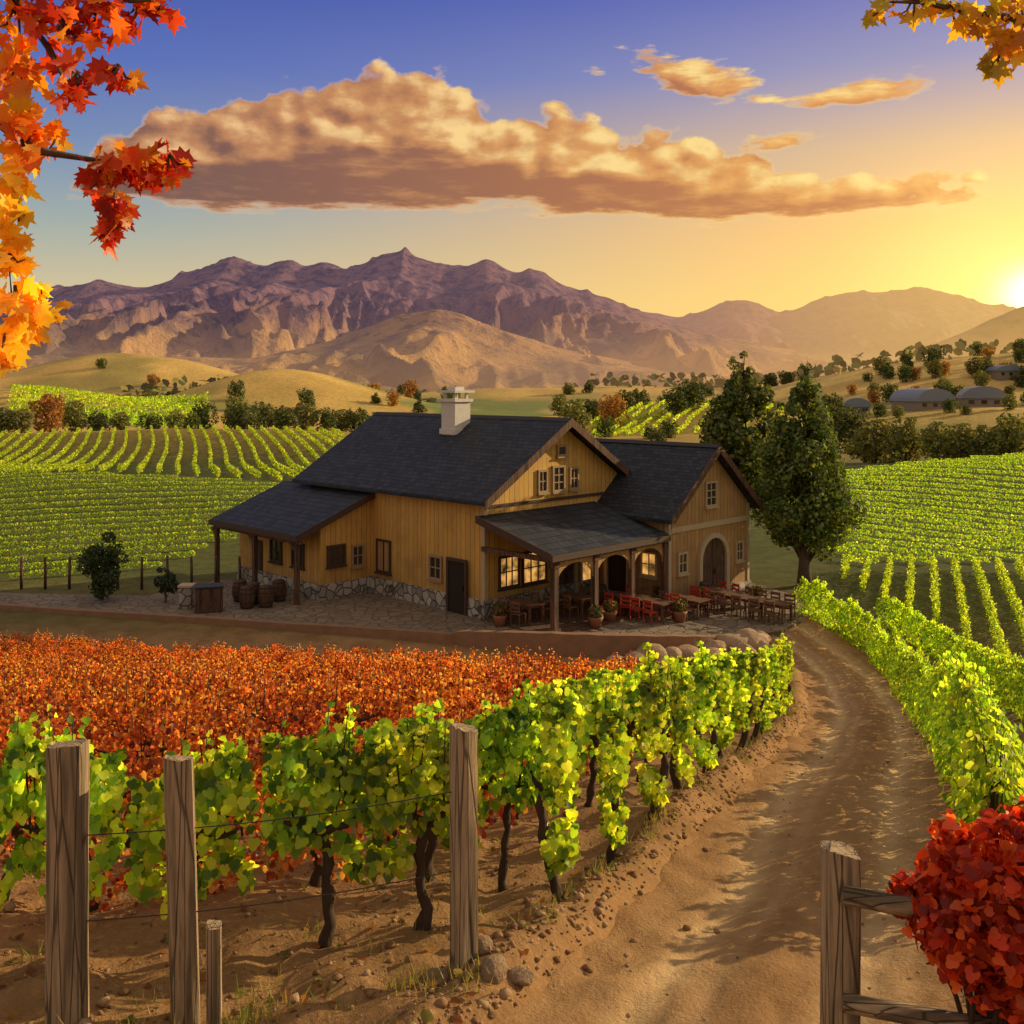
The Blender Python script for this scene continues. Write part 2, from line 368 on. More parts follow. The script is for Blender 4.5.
def road():
    ys=np.arange(0,40.4,.09); w=np.linspace(-1.75,1.75,81)
    R=roadx(ys); 
    X=R[:,None]+w[None]; Y=np.repeat(ys[:,None],len(w),1)
    Z=H0(X,Y)+.03
    ew=(fbm(X*1.1,Y*1.1,3,31)-.5)*.7
    e=sst(1.05,1.6,np.abs(w)[None]+ew)
    wob=(fbm(Y*.35,Y*0+3,2,3)-.5)*.30
    def trk(c,wd): return np.exp(-((w[None]-c+wob)/wd)**2)
    rut=np.clip(trk(-.66,.19)+trk(.66,.19)+.35*trk(-.28,.10)+.3*trk(1.0,.10),0,1)
    Z=Z-.30*sst(1.45,1.75,np.abs(w))[None]-.05*rut+.05*np.exp(-((w[None]+wob)/.25)**2)+(fbm(X*3,Y*3,3,5)-.5)*.09+(fbm(X*9,Y*9,3,6)-.5)*.05
    Z+=.12*e*fbm(X*2.3,Y*2.3,3,71)
    base=np.array([.42,.24,.105]); lt=np.array([.66,.43,.21]); dk=np.array([.31,.165,.07])
    rr=np.clip(rut*(.55+.8*fbm(X*2,Y*.5,4,8)),0,1)[...,None]; nn=fbm(X*1.5,Y*.5,4,12)[...,None]
    C=base*(1-.5*sst(.46,.66,nn))+dk*.5*sst(.46,.66,nn); C=C*(1-rr)+lt*rr
    ee=e[...,None]; C=C*(1-ee)+dk*1.15*ee
    nx=len(w); i=(np.arange(len(ys)-1)[:,None]*nx+np.arange(nx-1)[None]).reshape(-1)
    Fc=np.stack([i,i+1,i+nx+1,i+nx],-1)
    m,nt=new_mat('dirt_road'); t=NT(nt); o=t.obj(); at=t.n('ShaderNodeAttribute',attribute_name='col').outputs['Color']
    n1=t.noise(o,2.5,7,.65); nf=t.noise(o,30,5,.7)
    col=t.mix(t.m('MULTIPLY',t.sm(.4,.7,n1),.45),at,t.mix(1.0,at,(.62,.54,.46),'MULTIPLY'))
    col=t.mix(t.m('MULTIPLY',t.sm(.5,.8,nf),.6),col,t.mix(1.0,at,(1.35,1.32,1.25),'MULTIPLY'))
    t.out(col,.95,t.m('ADD',n1,t.m('MULTIPLY',nf,.5)),1.0,.07,spec=.05)
    ob=np_mesh('dirt_road',np.stack([X,Y,Z],-1).reshape(-1,3),Fc,m,C.reshape(-1,3),smooth=True); tag(ob,kind='structure')
road()

# ------------------------------------------------------------------ mountains
def mountain_mat():
    m,nt=new_mat('mountain_slope'); t=NT(nt); o=t.obj()
    n=t.noise(o,.006,7,.65); n2=t.noise(o,.03,7,.7); sp=t.n('ShaderNodeSeparateXYZ'); nt.links.new(o,sp.inputs[0])
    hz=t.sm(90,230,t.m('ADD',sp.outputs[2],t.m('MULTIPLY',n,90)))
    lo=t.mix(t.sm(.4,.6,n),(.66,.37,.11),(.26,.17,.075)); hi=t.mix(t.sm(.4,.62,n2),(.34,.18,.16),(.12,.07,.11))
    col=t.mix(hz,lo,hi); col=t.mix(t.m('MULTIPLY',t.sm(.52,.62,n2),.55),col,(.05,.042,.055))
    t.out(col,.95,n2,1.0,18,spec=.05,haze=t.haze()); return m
MM=mountain_mat()
def mountain(D,pts,front,back,seed,x0,x1,nx=420,ny=150,rough=.5,sp=(200,420),crest=.03,jag=.05):
    px=np.array([p[0] for p in pts],float); py=np.array([p[1] for p in pts],float)
    xs=np.linspace(x0,x1,nx); ys=np.linspace(D-front,D+back,ny)
    X,Y=np.meshgrid(xs,ys)
    s=np.where(Y<D,(D-Y)/front,(Y-D)/back)
    wx=X+(fbm(X/300,Y/300,4,seed+40)-.5)*260*sst(0,.4,s)
    env=0
    for q in(-18,-6,6,18): env=env+np.interp(wx+q,(px-512)*D/F,(HY-py)*D/F+CZ)
    env/=4
    env=env*(1+jag*(ridged(wx/70,wx*0+2.2,4,seed+70)-.4)*(1-sst(0,.35,s)))
    g=np.clip(1-s,0,1)**1.45
    wy=Y+(fbm(X/220,Y/220,3,seed+60)-.5)*300
    r=ridged(wx/sp[0],wy/sp[1],7,seed)-.42; r2=ridged(X/(sp[0]*.36),wy/(sp[1]*.45),6,seed+9)-.42
    w=crest+(rough-crest)*sst(.04,.36,s); w=w*(1-sst(.65,1,s))*(.35+.65*np.clip(1-s,0,1))
    k=g+w*(r*1.3+r2*.6)
    cap=1.04-.20*sst(0,.12,s)-.55*s
    dlt=(cap-k)*14; k=cap-np.log1p(np.exp(np.clip(dlt,-30,30)))/14
    Z=env*np.maximum(k,-.02)-4
    Z=Z-sst(.85,1,s)*14
    V=np.stack([X,Y,Z],-1).reshape(-1,3)
    i=(np.arange(ny-1)[:,None]*nx+np.arange(nx-1)[None]).reshape(-1)
    o=np_mesh('mountain',V,np.stack([i,i+1,i+nx+1,i+nx],-1),MM,smooth=True); tag(o,kind='structure')
mountain(2400,[(-900,310),(-300,300),(-100,310),(20,290),(60,281),(100,273),(140,280),(180,269),(210,263),(235,251),(262,260),(290,254),(308,262),(325,250),(350,261),(375,252),(403,244),(430,250),(455,259),(470,257),(487,248),(515,264),(535,262),(560,275),(600,290),(650,310),(720,332),(800,349),(900,372),(1100,378),(1600,380)],1250,700,2,-2300,1600,820,300,.66,(150,620),.03,.07)
mountain(3700,[(300,330),(560,322),(620,300),(680,314),(740,294),(780,308),(850,285),(880,288),(920,281),(980,296),(1024,306),(1100,296),(1400,300),(2000,310)],1300,600,11,-900,4200,420,130,.5,(330,800),.03,.05)
mountain(1600,[(700,384),(830,379),(880,364),(910,348),(960,328),(1024,300),(1150,280),(1500,280),(2200,300)],650,500,23,300,2600,300,130,.5,(170,420),.03,.03)
mountain(1500,[(-1200,350),(-500,352),(-60,348),(60,340),(150,352),(250,355),(330,336),(400,307),(445,301),(490,320),(560,343),(640,360),(720,372),(800,380),(1000,384)],560,500,31,-2000,700,560,170,.56,(120,380),.04,.03)

# ------------------------------------------------------------------ grapevines
GREEN=[(.22,.35,.025),(.35,.47,.035),(.13,.24,.02),(.50,.56,.05),(.07,.14,.015)]
GREENB=[(.42,.54,.03),(.56,.62,.04),(.27,.40,.02),(.68,.68,.06),(.13,.23,.02)]
ORANGE=[(.56,.155,.03),(.68,.23,.045),(.42,.09,.02),(.62,.31,.07),(.24,.05,.015)]
def vine_proto(pal_,n,leafs,seed,h0=.74,h1=1.46,wl=.46,wd=.23,trunkh=.9,tm=None,shoots=7):
    tm=tm or GRAPE
    rs=np.random.default_rng(seed); random.seed(seed)
    root=empty('grapevine')
    mb=MB(); p=[];r=[]
    ox=0;oy=0
    for k in range(9):
        f=k/8; p.append((ox,oy,-.06+f*trunkh)); r.append(.05*(1-.35*f)*(1+random.uniform(-.25,.3)) if k else .07)
        ox+=random.uniform(-.045,.047);oy+=random.uniform(-.03,.03)
    mb.tube(p,r,8,jit=.2)
    top=p[-1]
    for sgn in(-1,1):
        q=[top]; 
        for k in range(1,5): q.append((top[0]+sgn*k*.2*wl,top[1]+random.uniform(-.03,.03),top[2]+.03*k+random.uniform(-.02,.03)))
        mb.tube(q,[.035,.03,.025,.02,.012],6,jit=.12)
    sh=[]
    for k in range(shoots):
        x=random.uniform(-.9,.9)*wl; hh=h1+random.uniform(-.02,.28); dx=random.uniform(-.12,.12); dy=random.uniform(-.1,.1)
        sh.append((x,hh,dx,dy)); mb.tube([(x,0,top[2]+.05),(x+dx*.5,dy*.5,(top[2]+hh)/2),(x+dx,dy,hh)],[.010,.008,.003],5)
    mb.build('trunk',BARK,root,True)
    nz=rs.beta(1.2,1.15,n); z=h0+(h1-h0)*nz
    x=rs.uniform(-wl,wl,n)
    low=h0-.24*vn(x*5+seed*1.7,np.zeros(n),seed+3); z=np.where(nz<.3,low+(z-h0),z)
    ang=rs.choice([-1,1],n)
    prof=np.sin(np.clip(nz*.9+.12,0,1)*np.pi)**.5
    y=ang*wd*prof*np.sqrt(rs.uniform(.05,1,n))+rs.normal(0,.035,n)
    lump=fbm(x*3.4+seed,z*3.4,3,seed); y=y*(.3+1.4*lump)
    z=z+(vn(x*4+seed,np.zeros(n),seed)-.5)*.26
    ns=n//7; si=rs.integers(0,shoots,ns); A=np.array(sh)[si]; tt=rs.uniform(0,1,ns)
    zb=h1-.15; z[:ns]=zb+(A[:,1]-zb)*tt; x[:ns]=A[:,0]+A[:,2]*tt+rs.normal(0,.03,ns); y[:ns]=A[:,3]*tt+rs.normal(0,.035,ns)
    P=np.stack([x,y,z],1)
    N=np.stack([rs.normal(0,.45,n)+x*.5,ang*(.45+rs.uniform(0,.9,n)),rs.normal(.5,.4,n)],1)
    T=np.stack([rs.normal(0,.5,n),ang*.25,-np.ones(n)+rs.normal(0,.35,n)],1)
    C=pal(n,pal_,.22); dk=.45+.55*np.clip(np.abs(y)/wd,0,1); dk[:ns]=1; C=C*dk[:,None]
    sz=leafs*rs.uniform(.55,1.25,n); sz[:ns]*=.8
    V,Fc,cc=leaves(P,N,T,sz,tm,C)
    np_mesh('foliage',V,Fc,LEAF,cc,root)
    return root
protoG=[vine_proto(GREEN+GREENB[:3],820,.088,100+i,wl=.42,wd=.21) for i in range(6)]
protoB=[vine_proto(GREENB,820,.086,130+i,wl=.42,wd=.21) for i in range(5)]
protoO=[vine_proto(ORANGE,760,.064,200+i,h0=.3,tm=HEX,h1=1.22,shoots=7,wl=.46,wd=.20) for i in range(6)]
protoE=[vine_proto(GREENB,640,.082,230+i,h0=.42,h1=1.52,wl=.12,wd=.17,shoots=4) for i in range(6)]
protoH=[vine_proto(GREENB+GREEN[:2],850,.092,300+i,h0=.12,h1=1.25,wl=.50,wd=.32,trunkh=.6) for i in range(5)]
VL={'G':(protoG,'leafy green grapevine with dark twisted trunk in dirt','green grapevines planted in rows'),
    'B':(protoB,'sunlit yellow-green grapevine with dark gnarled trunk','green grapevines planted in rows'),
    'O':(protoO,'burnt orange autumn grapevine in a dense row','orange autumn grapevines planted in rows'),
    'E':(protoE,'narrow bright green grapevine at the road-side row end','green grapevines beside the dirt road'),
    'H':(protoH,'bushy bright green grapevine bordering the dirt road','green grapevines beside the dirt road')}
plan=[]
d=8.05;k=0
while d<24.8:
    f=(d-8)/17; slope=-.29+.76*f**.75
    ex=float(roadx(d))-1.92; sp=.86
    for half in (0,1):
        L=0 if half==0 else 7.5+random.random()
        if half and k<3: continue
        while True:
            x=ex-L; y=d+slope*L+(.0 if not half else -.55*(1+.055*L*.5))
            if x< -.53*y-1.0 or L>36: break
            if y>38.2-.20*(x+22) : 
                L+=.8; continue
            if L<.5: kind='E'
            elif k==0: kind='B' if L>3.2 or random.random()<.5 else 'G'
            elif k==1: kind='G' if L<2.6 else 'O'
            else: kind='B' if L<1.4+random.random()*.5 else 'O'
            if L>.4: plan.append((x+random.uniform(-.06,.06),y+random.uniform(-.06,.06),math.atan2(-slope,1)*1.0,kind,k,(1-.10*f)*random.uniform(.92,1.1) if kind=='O' else 1-.05*f))
            else: plan.append((x,y,0,'E',k,1-.05*f))
            L+=sp*random.uniform(.92,1.12)*(1.25 if L<.5 else 1)
    d+=1.24+.20*f; k+=1
HC=[(4.15,8.6),(5.25,11),(6.5,14.5),(8.0,18.5),(10.1,25),(11.9,31),(12.75,35),(12.6,38.5),(11.8,41.5)]
hp=[];
for a,b in zip(HC[:-1],HC[1:]):
    n=max(1,int(math.dist(a,b)/.1))
    for i in range(n): hp.append((a[0]+(b[0]-a[0])*i/n,a[1]+(b[1]-a[1])*i/n,math.atan2(b[1]-a[1],b[0]-a[0])))
for i in range(0,len(hp),9): plan.append((hp[i][0],hp[i][1],hp[i][2],'H',0,random.uniform(.8,1.2)))
for off in (2.3,):
    for i in range(12,len(hp)-20,9): plan.append((hp[i][0]+off,hp[i][1]-.3,hp[i][2],'H',0,.9))
plan.sort(key=lambda q:q[1]); NIND=300
rest=plan[NIND:]
for (x,y,rz,kd,k,zs) in plan[:NIND]:
    prs,lab,grp=VL[kd]; p=random.choice(prs)
    if random.random()<.5: rz+=math.pi
    s=random.uniform(.93,1.07)
    c=clone(p,(x,y,G(x,y)),rz,(s,s,zs*random.uniform(.93,1.06))); c.name='grapevine'
    tag(c,lab,'grapevine',grp)
def del_proto(p):
    for ch in list(p.children): del_proto(ch)
    bpy.data.objects.remove(p)
def join_rest(kinds,name):
    Vs=[];Fs=[];Cs=[];off=0
    for (x,y,rz,kd,k,zs) in rest:
        if kd not in kinds: continue
        p=random.choice(VL[kd][0]); fo=[c for c in p.children if c.name.startswith('foliage')][0].data
        n=len(fo.vertices); v=np.empty(n*3,np.float32); fo.vertices.foreach_get('co',v); v=v.reshape(-1,3)
        c4=np.empty(n*4,np.float32); fo.color_attributes['col'].data.foreach_get('color',c4); c4=c4.reshape(-1,4)[:,:3]
        ff=np.empty(len(fo.loops),np.int32); fo.loops.foreach_get('vertex_index',ff); ff=ff.reshape(-1,3)
        cs,sn=math.cos(rz),math.sin(rz)
        w=np.stack([v[:,0]*cs-v[:,1]*sn+x,v[:,0]*sn+v[:,1]*cs+y,v[:,2]*zs+G(x,y)],1)
        Vs.append(w);Fs.append(ff+off);Cs.append(c4*random.uniform(.85,1.15)); off+=n
    if Vs:
        o=np_mesh(name,np.concatenate(Vs),np.concatenate(Fs),LEAF,np.clip(np.concatenate(Cs),0,1)); tag(o,'distant rows of grapevines',kind='stuff',cat='grapevines')
join_rest('O','orange_vine_rows'); join_rest('GBEH','green_vine_rows')
for k_,(prs,_,_) in VL.items():
    for p in prs: del_proto(p)

def field(name,lines,h,w,ls,dens,cols,label,z0=.08,wav=3.0):
    Ps=[];
    for (x0,y0,x1,y1) in lines:
        L=math.dist((x0,y0),(x1,y1)); n=int(L*dens)
        if n<1: continue
        t=RNG.uniform(0,1,n); nx,ny=-(y1-y0)/L,(x1-x0)/L
        lat=RNG.normal(0,.40,n)*w; xm=x0+(x1-x0)*t; ym=y0+(y1-y0)*t; wv=(fbm(xm/34,ym/34,2,8)-.5)*wav; x=xm+nx*(lat+wv); y=ym+ny*(lat+wv)
        hh=h*(.85+.3*vn(t*L/1.4,np.full(n,x0*.7+y0),5))
        z=H0(x,y)+z0+(hh-z0)*RNG.uniform(0,1,n)**.8
        Ps.append(np.stack([x,y,z],1))
    P=np.concatenate(Ps); n=len(P)
    N=RNG.normal(0,1,(n,3)); N[:,2]=np.abs(N[:,2])*.7+.2; T=RNG.normal(0,1,(n,3)); T[:,2]-=.6
    C=pal(n,cols,.22)
    V,Fc,cc=leaves(P,N,T,ls*RNG.uniform(.7,1.25,n),QUAD,C)
    o=np_mesh(name,V,Fc,LEAF,cc); tag(o,label,'vineyard rows',kind='stuff')
def lines_in(inside,dirv,sp,cx,cy,R):
    L=math.hypot(*dirv); ux,uy=dirv[0]/L,dirv[1]/L; nx,ny=-uy,ux; out=[]
    k=-int(R/sp)
    while k*sp<R:
        bx,by=cx+nx*k*sp,cy+ny*k*sp; run=None; st=1.0; s=-R
        while s<=R:
            x,y=bx+ux*s,by+uy*s
            if inside(x,y):
                if run is None: run=(x,y)
                last=(x,y)
            elif run is not None:
                if math.dist(run,last)>1.5: out.append((*run,*last))
                run=None
            s+=st
        if run is not None and math.dist(run,last)>1.5: out.append((*run,*last))
        k+=1
    return out
FG=[(.26,.38,.03),(.38,.46,.035),(.18,.27,.02),(.48,.50,.05)]
field('vineyard_rows',lines_in(lambda x,y:48<y<86 and -.64*y<x<-17.5+ (y-47)*.1,(.9,.42),2.4,-34,62,50),.40,.19,.12,95,FG,'yellow-green vineyard rows behind the winery')
field('vineyard_rows',lines_in(lambda x,y:90<y<152 and -.62*y<x<-.17*y,(-.35,1),1.7,-50,118,80),.65,.18,.27,36,FG,'green vineyard rows on a gentle rise',wav=2)
field('vineyard_rows',lines_in(lambda x,y:52<y<92 and 17+(y-51)*.12<x<.66*y,(.72,-.70),2.2,40,72,50),.38,.19,.13,95,FG,'green vineyard rows on the valley slope')
field('vineyard_rows',lines_in(lambda x,y:16<y<51 and x>np.interp(y,[c[1] for c in HC],[c[0] for c in HC])+3.9 and x>13.6 and x<.68*y+1,(.38,1),1.0,22,36,40),.80,.16,.09,280,GREEN+GREENB,'green vineyard rows beyond the road hedge',wav=1)
field('vineyard_rows',lines_in(lambda x,y:165<y<225 and .08*y<x<.27*y,(.3,1),2.6,35,200,60),.9,.32,.50,14,FG,'green vineyard rows on a distant knoll')
field('vineyard_rows',lines_in(lambda x,y:205<y<262 and -.50*y<x<-.30*y,(.2,1),3.2,-95,232,70),1.0,.4,.6,12,FG,'green vineyard rows on a rolling hill')

# ------------------------------------------------------------------ trees
def crown_mesh(blobs,n,ls,cols,seed,parent,name='crown',tm=QUAD,mat=None,gap=.36):
    rs=np.random.default_rng(seed); w=np.array([b[3]*b[4]*b[5] for b in blobs])**.7; w/=w.sum()
    i=rs.choice(len(blobs),n,p=w); B=np.array(blobs)[i]
    D=rs.normal(0,1,(n,3)); D/=np.linalg.norm(D,axis=1,keepdims=True)
    R=rs.uniform(.35,1,(n,1))**.5
    P=B[:,:3]+D*B[:,3:6]*R*(.85+.3*rs.uniform(0,1,(n,1)))
    nz=fbm(P[:,0]*1.1+seed,P[:,2]*1.1+P[:,1]*.8,3,seed); keep=nz>gap; P=P[keep];D=D[keep];R=R[keep];n=len(P)
    N=D+rs.normal(0,.6,(n,3)); T=rs.normal(0,1,(n,3)); T[:,2]-=.7
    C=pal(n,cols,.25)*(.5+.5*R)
    V,Fc,cc=leaves(P,N,T,ls*rs.uniform(.6,1.3,n),tm,C)
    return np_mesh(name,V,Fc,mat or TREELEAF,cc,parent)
def tree(h,r,base,seed,n,ls,cols,nb=18,shape='oval',tr=.2):
    random.seed(seed); root=empty('tree'); mb=MB()
    p=[(0,0,-.2)];rr=[tr*1.5]
    for k in range(1,8):
        f=k/7; p.append((random.uniform(-.12,.12)*tr*4,random.uniform(-.12,.12)*tr*4,f*h*.86)); rr.append(tr*(1.05-f*.92))
    mb.tube(p,rr,9,jit=.08)
    blobs=[]
    for k in range(nb):
        f=(k+.5)/nb; z=base+(h-base)*(.06+.9*f)
        if shape=='oval': e=math.sin(math.pi*min(1,(.14+.8*f)))**.65*(1.0-.28*f)
        elif shape=='taper': e=min(1,(f+.10)*3.2)*(1-f)**.58*1.05+.06
        elif shape=='cone': e=(1-f)**.75*1.0+.08
        else: e=math.sin(math.pi*(.2+.7*f))**.6
        an=k*2.4+random.uniform(-.4,.4); rad=r*e*random.uniform(.38,.86)
        b=(math.cos(an)*rad,math.sin(an)*rad,z+random.uniform(-.3,.3)); s=r*e*random.uniform(.28,.50)+.08*r
        blobs.append((*b,s,s,s*random.uniform(.75,1.1)))
        st=(0,0,max(base*.7,z-rad*.9-.5)); mid=((b[0])*.5,b[1]*.5,(st[2]+b[2])/2+.1)
        mb.tube([st,mid,b],[tr*.38*(1-.5*f),tr*.24*(1-.5*f),tr*.08],6)
    blobs.append((0,0,base+(h-base)*.45,r*.4,r*.4,(h-base)*.36))
    mb.build('trunk',TBARK,root,True)
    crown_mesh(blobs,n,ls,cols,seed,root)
    return root
DK=[(.06,.085,.018),(.10,.12,.025),(.17,.16,.035),(.04,.06,.012)]
DKT=[(.09,.135,.02),(.15,.18,.03),(.24,.24,.04),(.05,.08,.012)]
MDG=[(.12,.14,.03),(.20,.19,.045),(.27,.22,.05)]; AUT=[(.44,.20,.04),(.55,.29,.05),(.29,.14,.04)]
t1=tree(9.9,2.35,1.3,41,22000,.20,DKT,50,'taper',.26); t1.location=(13.7,46.8,0); tag(t1,'tall dark green tree with full crown beside the winery','tree')
t2=tree(11.2,2.4,3.0,52,14000,.27,DKT,38,'taper',.26); t2.location=(13.4,58,0); tag(t2,'tall broad dark tree standing behind the winery','tree')
bush=tree(2.7,1.15,.4,61,4200,.14,[(.035,.06,.015),(.06,.085,.02)],14,'round',.1); bush.location=(-17.9,43.6,0); tag(bush,'small round dark green tree by the vineyard fence','tree')
b2=tree(1.5,.5,.1,62,1500,.10,[(.03,.05,.015),(.05,.07,.02)],8,'round',.05); b2.location=(-14.9,43.0,.05); tag(b2,'small dark shrub beside the stone pillar','shrub')
far=[tree(6,2.6,.4,70+i,1700,.48,[DK,MDG,DK,AUT,MDG][i],15,'round' if i!=2 else 'cone',.2) for i in range(5)]
FP=[]
def ft(px,y,sc=1,ty=None): FP.append(((px-512)*y/F,y,sc,ty))
for px,y,s,ty in [(5,158,.8,0),(50,165,1.1,3),(75,170,.9,1),(150,180,.8,0),(175,175,.7,1),(205,185,.9,0),(235,170,1.0,1),(262,190,.9,0),(285,160,.8,0),(305,175,1.0,1),(325,165,.8,0),(355,170,.9,0),(382,185,.8,1),(240,158,.7,0),(22,160,.7,1),(98,172,.8,0),(120,176,.7,1),(190,180,.7,0),(250,176,.8,0),(275,170,.7,1),(340,172,.8,1),(370,178,.7,0),
   (575,170,1.1,1),(590,210,1.0,0),(612,190,1.2,3),(640,240,.9,0),(690,200,1.3,0),(676,196,1.0,0),(560,260,1.0,1),(625,215,.8,0),
   (850,135,1.0,0),(875,108,.85,1),(905,104,.8,1),(938,100,.7,1),(960,98,.65,1),(985,99,.7,1),(1010,100,.8,1),(1020,104,.9,0),(835,160,1.0,0),(925,130,.7,0),(865,115,.8,4),(890,112,.7,0),(955,110,.6,1),(1000,112,.7,0),(970,104,.5,4),(880,182,.5,0),(898,178,.45,1),(950,180,.5,0),(1010,180,.6,1),(965,176,.4,0)]: ft(px,y,s,ty)
random.seed(5)
for c_ in range(20):
    y0=random.uniform(240,430); p0=random.uniform(-20,1060)
    for i in range(random.randint(3,7)): ft(p0+random.gauss(0,22),y0+random.gauss(0,6),random.uniform(.5,1.1),random.choice([0,0,1,2,3]))
for i in range(34):
    y=random.uniform(260,350); ft(random.uniform(840,1050),y,random.uniform(.6,1.1),random.choice([0,1,0,3]))
for i in range(10): ft(random.uniform(400,860),random.uniform(125,165),random.uniform(.4,.7),random.choice([0,1,1]))
LB=['rounded dark green tree in the valley','bushy olive green tree in the valley','conical dark tree in the valley','orange autumn tree in the valley','spreading green tree in the valley']
for (x,y,s,ty) in FP:
    z=float(H0(x,y))
    if z>6.5 and x<0 and random.random()<.93: continue
    ty=ty or 0
    c=clone(far[ty],(x,y,z-.2),random.uniform(0,6.28),(s,s,s*random.uniform(.8,1.05))); c.name='tree'; tag(c,LB[ty],'tree','trees scattered across the valley')
for p in far: del_proto(p)
def woods():
    n=26000; y=RNG.uniform(330,1250,n); x=(RNG.uniform(-.75,.75,n))*y
    m=(fbm(x/55,y/90,4,77)>.52); x=x[m];y=y[m]; n=len(x); z=H0(x,y)+RNG.uniform(0,5,n)
    m=(z<12)|(x>0); x=x[m];y=y[m];z=z[m];n=len(x)
    P=np.stack([x,y,z],1); N=RNG.normal(0,1,(n,3)); T=RNG.normal(0,1,(n,3))
    V,Fc,cc=leaves(P,N,T,RNG.uniform(2.0,4.2,n),HEX,pal(n,DK+MDG,.2))
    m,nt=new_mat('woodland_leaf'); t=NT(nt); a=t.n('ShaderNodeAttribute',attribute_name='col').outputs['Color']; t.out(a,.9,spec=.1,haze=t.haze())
    o=np_mesh('woodland',V,Fc,m,cc); tag(o,'dark woodland patches across the misty valley','woodland',kind='stuff')
woods()

# ------------------------------------------------------------------ winery
W=empty('winery_building',(-1.1,40,0.02),math.radians(45)); tag(W,'ochre barn-like winery with dark slate roofs and porches','building')
def frame_for(wall,c0):
    if wall=='front': return lambda a,n,z:(a,c0-n,z)
    if wall=='side': return lambda a,n,z:(c0-n,a,z)
def fbox(mb,fr,a0,a1,n0,n1,z0,z1,m=0):
    p=fr(a0,n0,z0);q=fr(a1,n1,z1); mb.box(min(p[0],q[0]),max(p[0],q[0]),min(p[1],q[1]),max(p[1],q[1]),z0,z1,m)
def window(fr,a,z,w,h,pane=None,fm=None,nx=2,ny=2,t=.09):
    pane=pane or GL; fm=fm or FRAMEM
    mb=MB(); fbox(mb,fr,a-w/2,a+w/2,.005,.03,z-h/2,z+h/2); wi=mb.build('window',pane,W)
    mb=MB(); x0,x1,z0,z1=a-w/2,a+w/2,z-h/2,z+h/2
    fbox(mb,fr,x0-t,x0,.002,.09,z0-t,z1+t); fbox(mb,fr,x1,x1+t,.002,.09,z0-t,z1+t)
    fbox(mb,fr,x0,x1,.002,.088,z1,z1+t); fbox(mb,fr,x0,x1,.002,.088,z0-t,z0)
    for i in range(1,nx): c=x0+w*i/nx; fbox(mb,fr,c-.025,c+.025,.031,.065,z0,z1)
    for i in range(1,ny): c=z0+h*i/ny; fbox(mb,fr,x0,x1,.031,.062,c-.022,c+.022)
    mb.build('frame',fm,wi)
    mb=MB(); fbox(mb,fr,x0-t*1.5,x1+t*1.5,.002,.16,z0-t-.07,z0-t-.003); mb.build('sill',fm,wi)
    return wi
def arch_pts(fr,a,z0,w,h,n,seg=14):
    r=w/2; zc=z0+h-r; pts=[fr(a-r,n,z0)]
    for k in range(seg+1):
        an=math.pi-math.pi*k/seg; pts.append(fr(a+r*math.cos(an),n,zc+r*math.sin(an)))
    pts.append(fr(a+r,n,z0)); return pts
def arch(fr,a,z0,w,h,name,panel,ringm,ring=.2,planks=True):
    mb=MB(); p=arch_pts(fr,a,z0,w,h,.006); q=arch_pts(fr,a,z0,w,h,.04)
    mb.prism(p,Vector(q[0])-Vector(p[0])); 
    d=mb.build(name,panel,W)
    mb=MB(); inn=arch_pts(fr,a,z0,w,h,.003); out=arch_pts(fr,a,z0,w+2*ring,h+ring,.003)
    inn2=arch_pts(fr,a,z0,w,h,.16); out2=arch_pts(fr,a,z0,w+2*ring,h+ring,.16); n=len(inn)
    for k in range(n-1):
        i=len(mb.v); mb.v+=[inn[k],inn[k+1],out[k+1],out[k],inn2[k],inn2[k+1],out2[k+1],out2[k]]
        for f in((4,5,6,7),(0,1,5,4),(3,2,6,7)): mb.f.append(tuple(i+j for j in f)); mb.m.append(0)
    mb.build('frame',ringm,d)
    if planks:
        mb=MB(); fbox(mb,fr,a-.02,a+.02,.041,.07,z0,z0+h-.02); 
        for zz in(.35,1.3): fbox(mb,fr,a-w/2+.05,a-.03,.041,.065,z0+zz,z0+zz+.12); fbox(mb,fr,a+.03,a+w/2-.05,.041,.065,z0+zz,z0+zz+.12)
        mb.build('door_bracing',FRAMED,d)
        mb=MB(); fbox(mb,fr,a+.06,a+.1,.05,.12,z0+.95,z0+1.15); mb.build('handle',IRON,d)
def gable_body(x0,x1,y0,y1,eave,ridge,mat,z0=0):
    mb=MB(); xm=(x0+x1)/2
    mb.prism([(x0,y0,z0),(x1,y0,z0),(x1,y0,eave),(xm,y0,ridge),(x0,y0,eave)],(0,y1-y0,0)); return mb.build('wall',mat,W)
